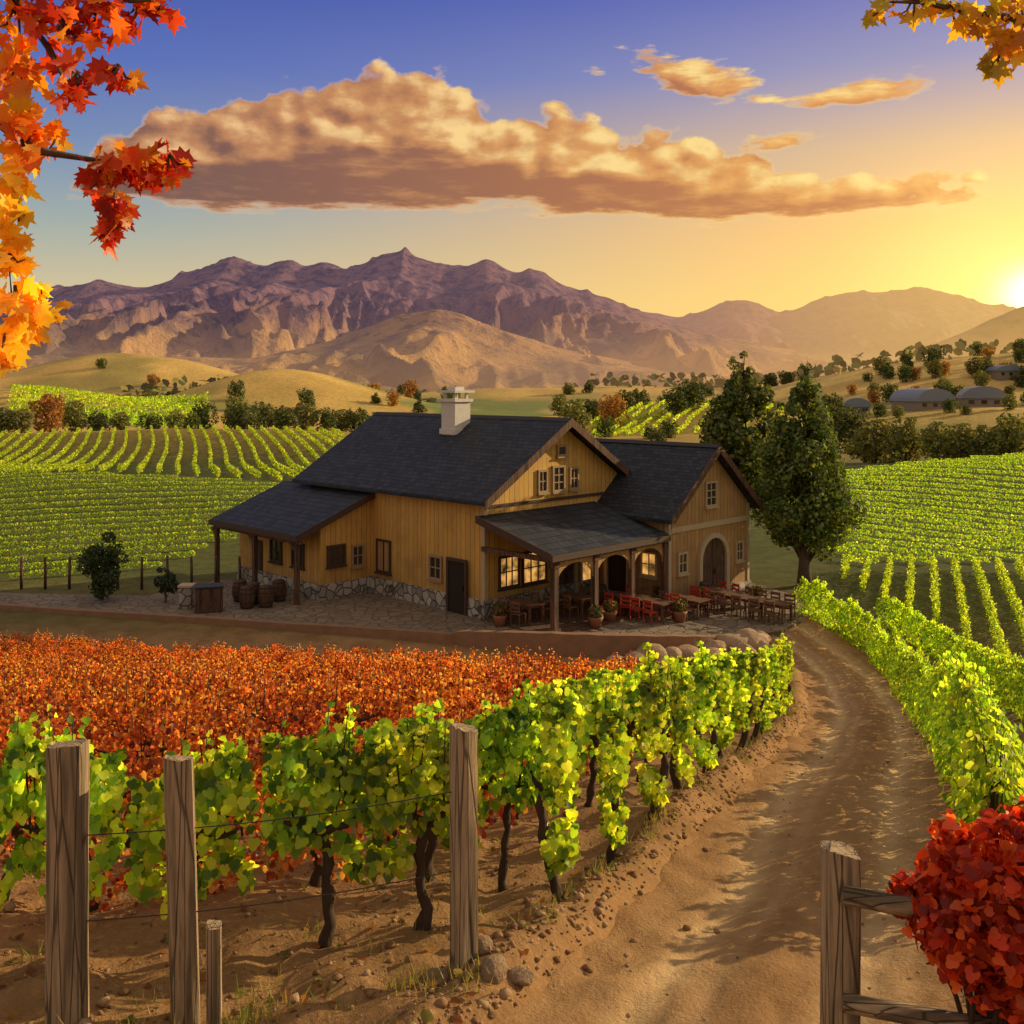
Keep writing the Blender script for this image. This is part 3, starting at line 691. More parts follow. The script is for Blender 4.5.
def gable_roof(x0,x1,y0,y1,eave,ridge,oh,ohy,mat,th=.16,trim=None):
    trim=trim or BEAM
    xm=(x0+x1)/2; sl=(ridge-eave)/(xm-x0); mb=MB()
    ze=eave-sl*oh
    p=[(x0-oh,y0-ohy,ze+.05),(xm,y0-ohy,ridge+.05),(x1+oh,y0-ohy,ze+.05),(x1+oh,y0-ohy,ze+.05+th),(xm,y0-ohy,ridge+.07+th),(x0-oh,y0-ohy,ze+.05+th)]
    mb.prism(p,(0,y1-y0+2*ohy,0)); r=mb.build('roof',mat,W)
    mb=MB()
    for yy in (y0-ohy-.05,):
        for s in(-1,1):
            e=(xm+s*(xm-x0+oh+.02)); mb.prism([(xm,yy,ridge-.10),(xm,yy,ridge+.10+th),(e,yy,ze+.08+th),(e,yy,ze-.12)],(0,.045,0))
    mb.build('barge_board',trim,r)
    mb=MB(); mb.prism([(xm-.2,y0-ohy,ridge+th-.03),(xm,y0-ohy,ridge+th+.12),(xm+.2,y0-ohy,ridge+th-.03)],(0,y1-y0+2*ohy,0)); mb.build('ridge_cap',DARK,r)
    return r
gable_body(0,9.1,0,12.5,4.9,7.7,SIDE)
main_roof=gable_roof(0,9.1,0,12.5,4.9,7.7,.55,.6,SHY)
gable_body(7.0,13.2,-3.9,4.2,3.95,6.5,SIDE2)
gable_roof(7.0,13.2,-3.9,4.2,3.95,6.5,.5,.5,SHY)
mb=MB(); mb.box(-.1,7,-.1,0.3,0,.75); mb.box(-.1,.3,.3,12.6,0,.75); mb.build('stone_base',STONE,W)
mb=MB(); mb.box(6.9,13.3,-4.0,-3.6,0,.28); mb.box(6.9,7.2,-3.6,0,0,.28); mb.build('stone_base',STONE,W)
mb=MB(); mb.box(-.04,.14,-.04,.14,.75,4.85); mb.box(8.96,9.13,-.045,.14,.75,4.85); mb.build('corner_board',TRIM,W)
mb=MB(); mb.box(6.95,7.13,-3.95,-3.75,.28,3.9); mb.box(13.07,13.25,-3.95,-3.75,.28,3.9); mb.box(7.13,13.07,-3.97,-3.85,3.1,3.34); mb.build('corner_board',TRIM,W)
mb=MB(); mb.box(.14,8.96,-.05,-.002,4.42,4.55); mb.build('belt_course',FRAMED,W)
cx0,cy0=3.15,5.3
mb=MB(); mb.box(cx0,cx0+.95,cy0,cy0+.95,6.0,8.6,0); mb.box(cx0-.1,cx0+1.05,cy0-.1,cy0+1.05,8.6,8.74,0)
for a in(.07,.76):
    for b in(.07,.76): mb.box(cx0+a,cx0+a+.12,cy0+b,cy0+b+.12,8.74,9.02,0)
mb.box(cx0-.15,cx0+1.1,cy0-.15,cy0+1.1,9.02,9.13,0); mb.box(cx0+.2,cx0+.75,cy0+.2,cy0+.75,9.13,9.3,0); mb.box(cx0-.07,cx0+1.02,cy0-.07,cy0+1.02,7.1,7.35,0)
mb.build('chimney',WHITE,main_roof)
fr=frame_for('front',0)
window(fr,4.55,6.55,.42,.32,nx=1,ny=1)
window(fr,4.35,5.35,.62,.95,nx=2,ny=3); window(fr,3.35,5.3,.42,.8,nx=2,ny=2); window(fr,5.35,5.3,.42,.8,nx=2,ny=2)
window(fr,1.35,1.75,1.0,1.15,pane=GLW,fm=FRAMED,nx=3,ny=2); window(fr,2.85,1.75,1.3,1.2,pane=GLW,fm=FRAMED,nx=3,ny=2)
arch(fr,4.75,.05,1.15,2.3,'door',DOORM,TRIM,.14); arch(fr,6.25,.75,.9,1.5,'arched_window',GLW,TRIM,.12,False)
fs=frame_for('side',0)
mb=MB(); fbox(mb,fs,1.0,2.0,.102,.14,.0,2.15); dd=mb.build('door',DARKIN,W)
mb=MB(); fbox(mb,fs,.88,1.0,.102,.2,0,2.27); fbox(mb,fs,2.0,2.12,.102,.2,0,2.27); fbox(mb,fs,1.0,2.0,.102,.198,2.15,2.27); mb.build('frame',FRAMED,dd)
mb=MB(); fbox(mb,fs,1.1,1.16,.15,.22,1.0,1.2); mb.build('handle',IRON,dd)
window(fs,2.95,1.7,.65,.85,nx=2,ny=2); window(fs,6.5,1.75,.85,1.3,pane=SIDE2,nx=2,ny=1,fm=FRAMED)
fa=frame_for('front',-3.9)
window(fa,10.1,4.55,.7,.95,fm=TRIM,nx=2,ny=3); arch(fa,10.25,.05,1.9,2.55,'door',DOORM,TRIM,.22)
window(fa,7.95,1.75,.5,.75,fm=TRIM,nx=2,ny=2); window(fa,12.4,1.75,.45,.75,fm=TRIM,nx=2,ny=2)
fb=frame_for('side',7.0)
arch(fb,-1.2,.05,1.1,2.2,'door',DARKIN,TRIM,.14,False); window(fb,-2.9,1.7,.7,.9,pane=GLW,fm=TRIM)
mb=MB(); mb.prism([(-.45,0,4.02),(-.45,0,4.18),(-.45,-4.1,3.14),(-.45,-4.1,2.98)],(7.2,0,0)); pr=mb.build('porch_roof',SHX,W)
mb=MB(); mb.box(-.5,6.8,-4.17,-4.11,2.86,3.1); mb.prism([(-.5,0,3.9),(-.5,0,4.2),(-.5,-4.11,3.16),(-.5,-4.11,2.86)],(.045,0,0)); mb.build('fascia',FRAMED,pr)
mb=MB(); mb.box(-.2,6.9,-3.9,-3.7,2.75,2.93); mb.box(-.2,-.02,-3.7,0,2.75,2.93); mb.build('porch_beam',BEAM,W)
PX=[0,2.3,4.6,6.8]
for x in PX:
    y=-3.8; mb=MB(); mb.box(x-.11,x+.11,y-.11,y+.11,.3,2.745); mb.box(x-.17,x+.17,y-.17,y+.17,0,.3); mb.box(x-.15,x+.15,y-.15,y+.15,2.55,2.743)
    mb.build('porch_post',BEAM,W)
for a,b in zip(PX[:-1],PX[1:]):
    a+=.112;b-=.112; cx=(a+b)/2; r=(b-a)/2; mb=MB(); sg=16
    for k in range(sg):
        t0=math.pi*(1-k/sg); t1_=math.pi*(1-(k+1)/sg)
        x0=cx+r*math.cos(t0);x1=cx+r*math.cos(t1_); z0=1.95+.68*math.sin(t0); z1=1.95+.68*math.sin(t1_)
        mb.prism([(x0,-3.84,z0),(x1,-3.84,z1),(x1,-3.84,2.745),(x0,-3.84,2.745)],(0,.08,0))
    mb.build('porch_arch',SIDE2,W)
mb=MB(); mb.box(-.3,6.95,-4.1,-.1,-.02,.09); mb.build('porch_floor',BEAM,W)
mb=MB(); mb.prism([(0,7.2,4.42),(0,7.2,4.58),(-4.1,7.2,3.02),(-4.1,7.2,2.86)],(0,7.4,0)); lr=mb.build('porch_roof',SHY,W)
mb=MB(); mb.box(-4.16,-4.11,7.15,14.65,2.76,3.0); mb.prism([(0,7.14,4.3),(0,7.14,4.6),(-4.1,7.14,3.04),(-4.1,7.14,2.74)],(0,.05,0)); mb.build('fascia',FRAMED,lr)
mb=MB(); mb.prism([(-.02,7.5,0),(-2.7,7.5,0),(-2.7,7.5,3.3),(-.02,7.5,4.33)],(0,6.8,0)); mb.build('wall',SIDE,W)
mb=MB(); mb.box(-2.8,-.12,7.4,7.6,0,.7); mb.box(-2.8,-2.6,7.6,14.4,0,.7); mb.build('stone_base',STONE,W)
fl=frame_for('front',7.5)
window(fl,-.75,1.75,.5,.8); window(fl,-1.9,1.9,.8,.75,fm=FRAMED,nx=3)
fl2=frame_for('side',-2.7); window(fl2,9.2,1.8,.8,.9,fm=FRAMED); window(fl2,11,1.8,.8,.9,fm=FRAMED)
mb=MB(); fbox(mb,fl2,12.2,13.1,.002,.06,0,2.1); mb.build('door',DOORM,W)
for y in(7.5,10.9,14.3):
    mb=MB(); mb.box(-3.98,-3.8,y-.09,y+.09,0,2.62); mb.prism([(-3.93,y+.09,2.2),(-3.93,y+.09,2.4),(-3.93,y+.4,2.615),(-3.93,y+.6,2.615)],(.08,0,0)); mb.build('porch_post',BEAM,W)
mb=MB(); mb.box(-3.98,-3.8,7.2,14.5,2.62,2.74); mb.build('porch_beam',BEAM,W)

# ------------------------------------------------------------------ patio, walls
pp=[(-30,45.6),(-22,42.5),(-10,39.4),(-3,37.6),(-.3,36.4),(2.3,35.75),(4.4,35.6),(6.4,36.1),(8,37.2),(10.2,38),(12.2,40.6),(12.6,44.5),(11,48),(6,50),(-2,46),(-8.5,47.0),(-14,48),(-16.2,44.4),(-24,45.1),(-30,47.2)]
mb=MB(); mb.prism([(x,y,-.35) for x,y in pp],(0,0,.40)); o=mb.build('patio_paving',PAVE); tag(o,kind='structure')
def curve_wall(name,pts,h0,h1,th,mat,label,cat):
    P=[Vector((x,y,0)) for x,y in pts]; Q=[]
    for i in range(len(P)-1):
        a=P[max(i-1,0)];b=P[i];c=P[i+1];d=P[min(i+2,len(P)-1)]
        for k in range(6):
            t=k/6; Q.append(.5*((2*b)+(c-a)*t+(2*a-5*b+4*c-d)*t*t+(3*b-a-3*c+d)*t**3))
    Q.append(P[-1]); mb=MB(); n=len(Q)
    for i,q in enumerate(Q):
        t=(Q[min(i+1,n-1)]-Q[max(i-1,0)]).normalized(); nn=Vector((-t.y,t.x,0))*th/2
        zt=h1(i/(n-1)) if callable(h1) else h1; zt+=random.uniform(-.015,.015)
        for s,z in((-1,h0),(-1,zt),(1,zt),(1,h0)): mb.v.append(tuple(q+nn*s*(1.15 if z==h0 else 1)+Vector((0,0,z))))
    for i in range(n-1):
        for j in range(4):
            k=(j+1)%4; mb.f.append((i*4+j,i*4+k,i*4+4+k,i*4+4+j)); mb.m.append(0)
    mb.f+=[(0,1,2,3),((n-1)*4+3,(n-1)*4+2,(n-1)*4+1,(n-1)*4)]; mb.m+=[0,0]
    o=mb.build(name,mat); tag(o,label,cat); return o
curve_wall('retaining_wall',[(-2.2,37.2),(-.3,36.2),(2.3,35.5),(4.4,35.3),(6.4,35.8),(7.8,36.8)],-1.1,lambda t:.18+.42*math.sin(math.pi*min(1,t*1.05))**.7,.32,STUCCO,'curved brown earthen retaining wall edging the patio','wall')
curve_wall('low_wall',[(-30,45.3),(-22,42.2),(-10,39.1),(-3,37.3),(-2.4,37.1)],-.6,.20,.3,STUCCO,'long low brown wall along the winery path','wall')
def rock(x,y,s,label='rounded tan boulder beside the retaining wall',grp='boulders by the patio edge'):
    import bmesh
    bm=bmesh.new(); bmesh.ops.create_icosphere(bm,subdivisions=3,radius=1); sd=random.random()*100
    sx,sy,sz=random.uniform(.8,1.3),random.uniform(.7,1.1),random.uniform(.5,.8)
    for v in bm.verts:
        c=v.co; k=.7+.7*float(fbm(c.x*1.4+sd+c.z,c.y*1.4+c.z*.9,3,4)); v.co=Vector((c.x*sx*k,c.y*sy*k,c.z*sz*k))
    me=bpy.data.meshes.new('boulder'); bm.to_mesh(me); bm.free(); me.materials.append(ROCK)
    me.polygons.foreach_set('use_smooth',[True]*len(me.polygons))
    o=bpy.data.objects.new('boulder',me); COL.objects.link(o); o.location=(x,y,G(x,y)+s*.25); o.scale=(s,s,s); o.rotation_euler=(0,0,random.uniform(0,6)); tag(o,label,'boulder',grp)
random.seed(11)
for x,y,s in [(4.3,34.6,.45),(4.9,34.9,.6),(5.6,34.9,.5),(6.2,35.3,.45),(5.2,34.2,.35),(7.3,35.8,.55),(8.0,36.2,.65),(8.7,36.6,.6),(9.2,37.2,.5),(8.2,35.4,.45),(7.0,35.1,.4),(9.0,35.9,.4),(3.6,34.4,.35),(7.7,34.9,.35),(8.5,36.0,.4),(6.6,34.7,.3)]: rock(x,y,s)
for x,y,s in [(-.12,6.45,.10),(.05,6.5,.08),(-.5,6.6,.09),(-.2,6.75,.08)]: rock(x,y,s,'small brown rock at the foot of a wooden post','rocks around the post foot')

# ------------------------------------------------------------------ furniture
def table():
    r=empty('table'); mb=MB()
    for k in range(5): mb.box(-.42+k*.17,-.26+k*.17,-.75,.75,.70,.74)
    mb.build('table_top',FURN,r); 
    for x in(-.34,.34):
        for y in(-.64,.64): MB().box(x-.035,x+.035,y-.035,y+.035,0,.69).build('leg',FURN,r)
    MB().box(-.36,.36,-.62,.62,.6,.698).build('apron',FURN,r)
    return r
def chair(mat):
    r=empty('chair'); MB().box(-.22,.22,-.22,.22,.42,.46).build('seat',mat,r)
    mb=MB(); mb.box(-.22,-.18,.18,.22,.46,.95); mb.box(.18,.22,.18,.22,.46,.95); mb.box(-.18,.18,.19,.215,.82,.93); mb.box(-.18,.18,.19,.215,.66,.74); mb.box(-.18,.18,.19,.215,.52,.58); mb.build('backrest',mat,r)
    for x in(-.2,.2):
        for y in(-.2,.2): MB().box(x-.02,x+.02,y-.02,y+.02,0,.42).build('leg',mat,r)
    return r
T=table(); CR=chair(REDP); CW=chair(FURN)
def toP(px,py,z=.05):
    d=(CZ-z)*F/(py-HY); return ((px-512)*d/F,d)
tabs=[(655,619,0),(628,613,0),(690,616,0),(742,614,0),(772,620,0),(715,607,0),(525,622,1),(575,615,1)]
for i,(px,py,kd) in enumerate(tabs):
    x,y=toP(px,py); rz=math.radians(45+random.uniform(-12,12)); z=.05 if kd==0 else .11
    c=clone(T,(x,y,z),rz,1.0); c.name='table'; tag(c,'brown slatted wooden patio table with chairs around it','table','patio tables')
    ca,sa=math.cos(rz),math.sin(rz)
    for (lx,ly,a) in [(-.68,.35,math.pi/2),(-.68,-.35,math.pi/2),(.68,.35,-math.pi/2),(.68,-.35,-math.pi/2)]:
        red=(i in(0,1,2,5)) and random.random()<.75
        q=clone(CR if red else CW,(x+lx*ca-ly*sa,y+lx*sa+ly*ca,z),rz+a+random.uniform(-.25,.25),1.0); q.name='chair'
        tag(q,'red painted slat-back chair at a patio table' if red else 'dark brown wooden slat-back chair at a table','chair','patio chairs')
for p in(T,CR,CW): del_proto(p)
def barrel(x,y,z=.05):
    r=empty('barrel',(x,y,z)); mb=MB(); n=9; mb.tube([(0,0,k/(n-1)*.9) for k in range(n)],[.25+.09*math.sin(math.pi*k/(n-1)) for k in range(n)],16); mb.build('staves',BWOOD,r,True)
    mb=MB()
    for zz in(.08,.27,.63,.82): rr=.25+.09*math.sin(math.pi*zz/.9)+.006; mb.tube([(0,0,zz-.02),(0,0,zz+.02)],[rr,rr],16)
    mb.build('hoop',IRON,r); tag(r,'dark brown wooden wine barrel standing under the porch','barrel','wine barrels'); return r
for px,py in[(240,601),(253,604),(266,607),(279,601),(247,608),(600,606),(706,603)]: barrel(*toP(px,py))
TERRA=simple('terracotta',(.3,.12,.06))
def planter(px,py):
    x,y=toP(px,py); r=empty('planter',(x,y,.05)); mb=MB(); mb.tube([(0,0,0),(0,0,.35),(0,0,.42)],[.18,.27,.3],12); mb.build('pot',TERRA,r,True)
    crown_mesh([(0,0,.62,.3,.3,.26)],350,.12,[(.08,.13,.02),(.3,.04,.02),(.1,.16,.03)],int(px),r,name='foliage',gap=0); tag(r,'terracotta pot with leafy red and green plant','planter','potted plants')
for p in[(500,626),(660,604),(700,607),(757,606),(596,628),(680,622),(610,622)]: planter(*p)
x,y=toP(187,608); r=empty('stone_pillar',(x,y,0)); MB().box(-.25,.25,-.25,.25,0,.95).build('shaft',STONE,r,bevel=.03); MB().box(-.31,.31,-.31,.31,.95,1.05).build('cap',TRIM,r,bevel=.02); tag(r,'short pale fieldstone pillar beside the path','pillar')
x,y=toP(209,611); r=empty('storage_bin',(x,y,.05),.3); MB().box(-.55,.55,-.4,.4,0,1.0).build('body',BWOOD,r,bevel=.03); MB().box(-.58,.58,-.43,.43,1.0,1.08).build('lid',DARK,r,bevel=.02); tag(r,'dark rectangular storage bin beside the porch','bin')
random.seed(3)
for i in range(13):
    x=-26+i*1.12; y=46.2-.02*i+ (0 if i<9 else .2); mb=MB(); h=1.5
    mb.tube([(0,0,-.1),(0,0,h*.5),(random.uniform(-.03,.03),0,h)],[.07,.065,.055],7,jit=.08); o=mb.build('fence_post',BEAM,None,True); o.location=(x,y,float(H0(x,y))); tag(o,'thin dark wooden post at the vineyard edge','fence post','posts at the vineyard edge')

# ------------------------------------------------------------------ houses on the hill
HW=simple('house_wall',(.26,.20,.15),.8); HR=simple('house_roof',(.20,.21,.25),.5)
def house(px,y,w,dp,h,rz,arc,label):
    x=(px-512)*y/F; z=float(H0(x,y)); r=empty('house',(x,y,z-.1),rz)
    MB().box(-w/2,w/2,-dp/2,dp/2,-1,h).build('wall',HW,r)
    mb=MB(); n=12; pts=[(-w/2-.3,-dp/2-.3,h)]
    for k in range(n+1):
        a=math.pi*(1-k/n); pts.append(((w/2+.3)*math.cos(a),-dp/2-.3,h+.05+arc*math.sin(a)))
    pts.append((w/2+.3,-dp/2-.3,h)); mb.prism(pts,(0,dp+.6,0)); mb.build('roof',HR,r)
    for k in(-1,0,1):
        c=k*w*.3; MB().box(c-.5,c+.5,-dp/2-.06,-dp/2-.003,h*.35,h*.8).build('window',GL,r)
    MB().box(w/2+.003,w/2+.06,-.6,.6,0,h*.75).build('door',FRAMED,r)
    tag(r,label,'house','houses on the hillside')
house(857,195,4.5,5,1.4,-.3,1.7,'small dark house with rounded grey roof among trees')
house(922,192,8.5,7,1.5,.35,2.4,'wide dark house with arched grey roof on hillside')
house(981,194,7.5,6,1.6,-.25,2.3,'two-part house with arched grey roof on hillside')
house(1003,300,9,7,2.0,.2,1.8,'distant house among trees on the ridge')

# ------------------------------------------------------------------ near posts
def rough_post(w,h,seed,lean=0):
    mb=MB(); n=20; rings=16
    for k in range(rings):
        f=k/(rings-1); z=-.25+f*(h+.25)
        for j in range(n):
            a=2*math.pi*j/n+math.pi/4; q=max(abs(math.cos(a)),abs(math.sin(a))); r=w/2/q; r=min(r,w*.62)
            g=1+.07*(float(fbm(a*2.2+seed,f*2,3,seed))-.5)*2+.07*(float(vn(a*6+seed,f*1.2,seed+2))-.5)
            zz=z+(.07*w*4*(math.cos(a+seed)*.35+ (float(vn(a*3,0,seed))-.5)*.7) if k==rings-1 else 0)
            mb.v.append((r*g*math.cos(a)+lean*f,r*g*math.sin(a),zz))
    for k in range(rings-1):
        for j in range(n):
            l=(j+1)%n; mb.f.append((k*n+j,k*n+l,(k+1)*n+l,(k+1)*n+j)); mb.m.append(0)
    mb.f.append(tuple((rings-1)*n+j for j in range(n))); mb.m.append(0)
    return mb
def place_post(px,y,w,h,seed,label,lean=0,rz=.2):
    x=(px-512)*y/F; o=rough_post(w,h,seed,lean).build('wooden_post',POSTW); o.location=(x,y,G(x,y)); o.rotation_euler=(0,0,rz); tag(o,label,'wooden post','weathered vineyard posts'); return o
def zt(py,y): return CZ-(py-HY)*y/F
def hpost(px,py,y): return zt(py,y)-G((px-512)*y/F,y)
place_post(68,6.15,.22,hpost(68,744,6.15),1,'thick weathered square post at a vine row',.0,.1)
place_post(187,6.35,.175,hpost(187,757,6.35),2,'slightly leaning weathered post in front of grapevines',-.05,.3)
place_post(464,6.7,.165,hpost(464,727,6.7),3,'split weathered post standing beside the dirt road',.0,.5)
place_post(214,6.25,.09,hpost(214,925,6.25),4,'short thin stake leaning by a taller post',.0,.2)
def wire(a,b,label):
    mb=MB(); a=Vector(a);b=Vector(b); n=14
    mb.tube([a.lerp(b,k/n)-Vector((0,0,.05*math.sin(math.pi*k/n))) for k in range(n+1)],[.004]*(n+1),5); o=mb.build('trellis_wire',IRON); tag(o,label,'wire')
for dz in(.62,1.15):
    wire(((68-512)*.00615,6.15,G(-2.7,6.15)+dz),((464-512)*.0067,6.7,G(-.3,6.7)+dz),'thin sagging trellis wire strung between wooden posts')
FX,FY=(840-512)*.0055,5.5
R=empty('wooden_fence',(FX,FY,G(FX,FY))); ph=hpost(840,850,5.5)
rough_post(.19,ph,9).build('fence_post',POSTW,R)
p2=rough_post(.2,ph,10).build('fence_post',POSTW,R); p2.location=(2.3,-.55,0)
WR=wood_mat('weathered_rail',(.40,.27,.15),1.0,0)
for zz in(ph-.2,ph-.78):
    mb=MB(); mb.tube([(-.02+2.4*k/8,-.1-.55*k/8,zz+random.uniform(-.01,.01)-.012*k) for k in range(9)],[.05]*9,9,jit=.07); mb.build('rail',WR,R,True)
tag(R,'weathered wooden post-and-rail fence at the road side','fence')
RB=empty('red_leaved_bush',(2.47,5.2,G(2.47,5.2))); gz=G(2.47,5.2); cz=CZ-2.72-gz
mb=MB(); random.seed(21); BL=[(.0,0,cz-.02,.36,.36,.32),(.28,0,cz+.03,.34,.35,.32),(.1,0,cz-.35,.30,.3,.18),(-.16,0,cz-.08,.24,.28,.26),(-.1,0,cz+.26,.16,.2,.14)]
for k in range(26):
    a=random.uniform(0,6.28); rr=random.uniform(.28,.50); z=cz+random.uniform(-.46,.44); rr*=1-.40*abs(z-cz)/.45
    b=(math.cos(a)*rr,math.sin(a)*rr*.8,z); s=random.uniform(.07,.13); BL.append((*b,s*1.1,s,s))
    mb.tube([(random.uniform(-.08,.08),random.uniform(-.08,.08),-.05),(b[0]*.4,b[1]*.4,cz*.5),b],[.02,.013,.005],6)
mb.build('stem',BARK,RB,True)
RED=[(.42,.018,.012),(.60,.035,.015),(.22,.008,.007),(.70,.10,.03)]
crown_mesh(BL,3800,.070,RED,5,RB,name='foliage',tm=GRAPE,mat=MAPLEM,gap=.22)
tag(RB,'dense bush of crimson leaves growing over the fence','bush')

# ------------------------------------------------------------------ autumn branches overhead
def branch_tree(name,trunk,limbs,clusters,tm,label,seed,lsz,dens=1.15):
    rs=np.random.default_rng(seed); random.seed(seed)
    tx,ty=trunk; gz=G(tx,ty); root=empty(name,(tx,ty,gz)); o=Vector((tx,ty,gz)); mb=MB()
    topz=CZ+2.2-gz
    mb.tube([(0,0,-.2),(.03,.02,1),(-.04,.03,2.4),(.05,0,3.8),(0,.05,topz)],[.2,.15,.13,.11,.07],10,jit=.07)
    def W3(px,py,d): return Vector(((px-512)*d/F,d,CZ-(py-HY)*d/F))-o
    for L in limbs:
        pts=[Vector((0,0,L[0]-gz))]+[W3(*q) for q in L[1:]]; n=len(pts)
        mb.tube(pts,[.024*(1-.85*k/(n-1)) for k in range(n)],6,jit=.1)
    Vs=[];Fs=[];Cs=[];off=0
    for (px,py,d,r,n,cols) in clusters:
        n=int(n*dens)
        c=np.array(W3(px,py,d)); rr=r*d/F
        D=rs.normal(0,1,(n,3)); D/=np.linalg.norm(D,axis=1,keepdims=True); P=c+D*rr*rs.uniform(.1,1.1,(n,1))**.6*np.array([1,1.3,1])
        N=rs.normal(0,.9,(n,3)); N[:,1]-=.7; N[:,2]+=.25; T=rs.normal(0,.7,(n,3)); T[:,2]-=1
        v,f,cc=leaves(P,N,T,lsz*rs.uniform(.5,1.2,n),tm,pal(n,cols,.25)); Vs.append(v);Fs.append(f+off);Cs.append(cc);off+=len(v)
        for k in range(4):
            q=Vector(P[k]); cc_=Vector(c); mb.tube([cc_+Vector((0,0,rr*.6)),(cc_+q)/2,q],[.005,.004,.002],5)
    mb.build('trunk',TBARK,root,True)
    np_mesh('crown',np.concatenate(Vs),np.concatenate(Fs),MAPLEM,np.concatenate(Cs),root)
    tag(root,label,'tree')
RD=[(.52,.05,.015),(.62,.11,.02),(.34,.02,.012),(.60,.22,.03)]; OR=[(.68,.27,.02),(.74,.38,.03),(.6,.15,.02)]; YE=[(.80,.52,.04),(.84,.60,.06),(.70,.36,.03)]
CL=[(18,20,3.2,34,22,OR),(60,35,3.1,34,26,RD),(100,18,3.2,28,18,RD),(140,6,3.3,24,14,RD),(165,0,3.3,16,7,RD),(118,75,3.1,18,9,RD),(75,85,3.0,24,13,RD),(20,70,3.1,30,18,OR),(25,112,3.0,28,16,OR),(60,135,3.2,22,8,OR),
    (20,150,3.0,26,15,OR),(105,175,3.1,22,16,RD),(140,168,3.15,24,19,RD),(170,165,3.2,18,12,RD),(115,205,3.0,20,16,RD),(107,232,3.0,12,8,RD),(10,190,3.0,24,15,YE),(18,225,2.9,22,14,YE),(10,265,2.9,18,12,YE),(15,300,2.9,24,17,YE),(42,305,3.0,18,10,YE),(5,340,2.9,18,12,YE),(20,325,3.0,20,11,YE),(4,360,2.9,12,6,YE),(-40,100,3.0,40,26,OR),(-45,250,3.0,38,22,YE),(-40,-30,3.1,50,30,RD),(60,-40,3.1,50,24,RD)]
branch_tree('maple_tree',(-2.9,3.3),[(10.4,(0,-20,3.2),(50,50,3.1),(80,110,3.05)),(10.3,(-20,110,3.1),(35,150,3.0),(80,158,3.1),(130,165,3.1)),(9.9,(-30,170,3.0),(5,220,2.95),(12,300,2.9)),(10.8,(60,-30,3.1),(130,0,3.2),(165,0,3.3))],CL,MAPLE,'maple tree with red, orange and yellow autumn leaves',77,.072,1.45)
YG=[(.66,.38,.03),(.74,.50,.05),(.54,.25,.03),(.44,.38,.04)]
CR_=[(885,8,3.7,16,8,YG),(915,6,3.7,18,9,YG),(950,14,3.7,20,11,YG),(985,25,3.6,22,13,YG),(1010,45,3.6,22,14,YG),(998,66,3.6,12,6,YG),(1022,10,3.6,26,16,YG),(1055,40,3.6,36,20,YG),(950,-25,3.7,46,20,YG)]
branch_tree('oak_tree',(3.4,4.0),[(10.9,(1040,20,3.7),(985,15,3.7),(920,2,3.7),(885,2,3.7)),(10.6,(1040,30,3.6),(1005,45,3.6),(995,65,3.6))],CR_,MAPLE,'tree with golden yellow autumn leaves overhanging the road',78,.075,1.3)

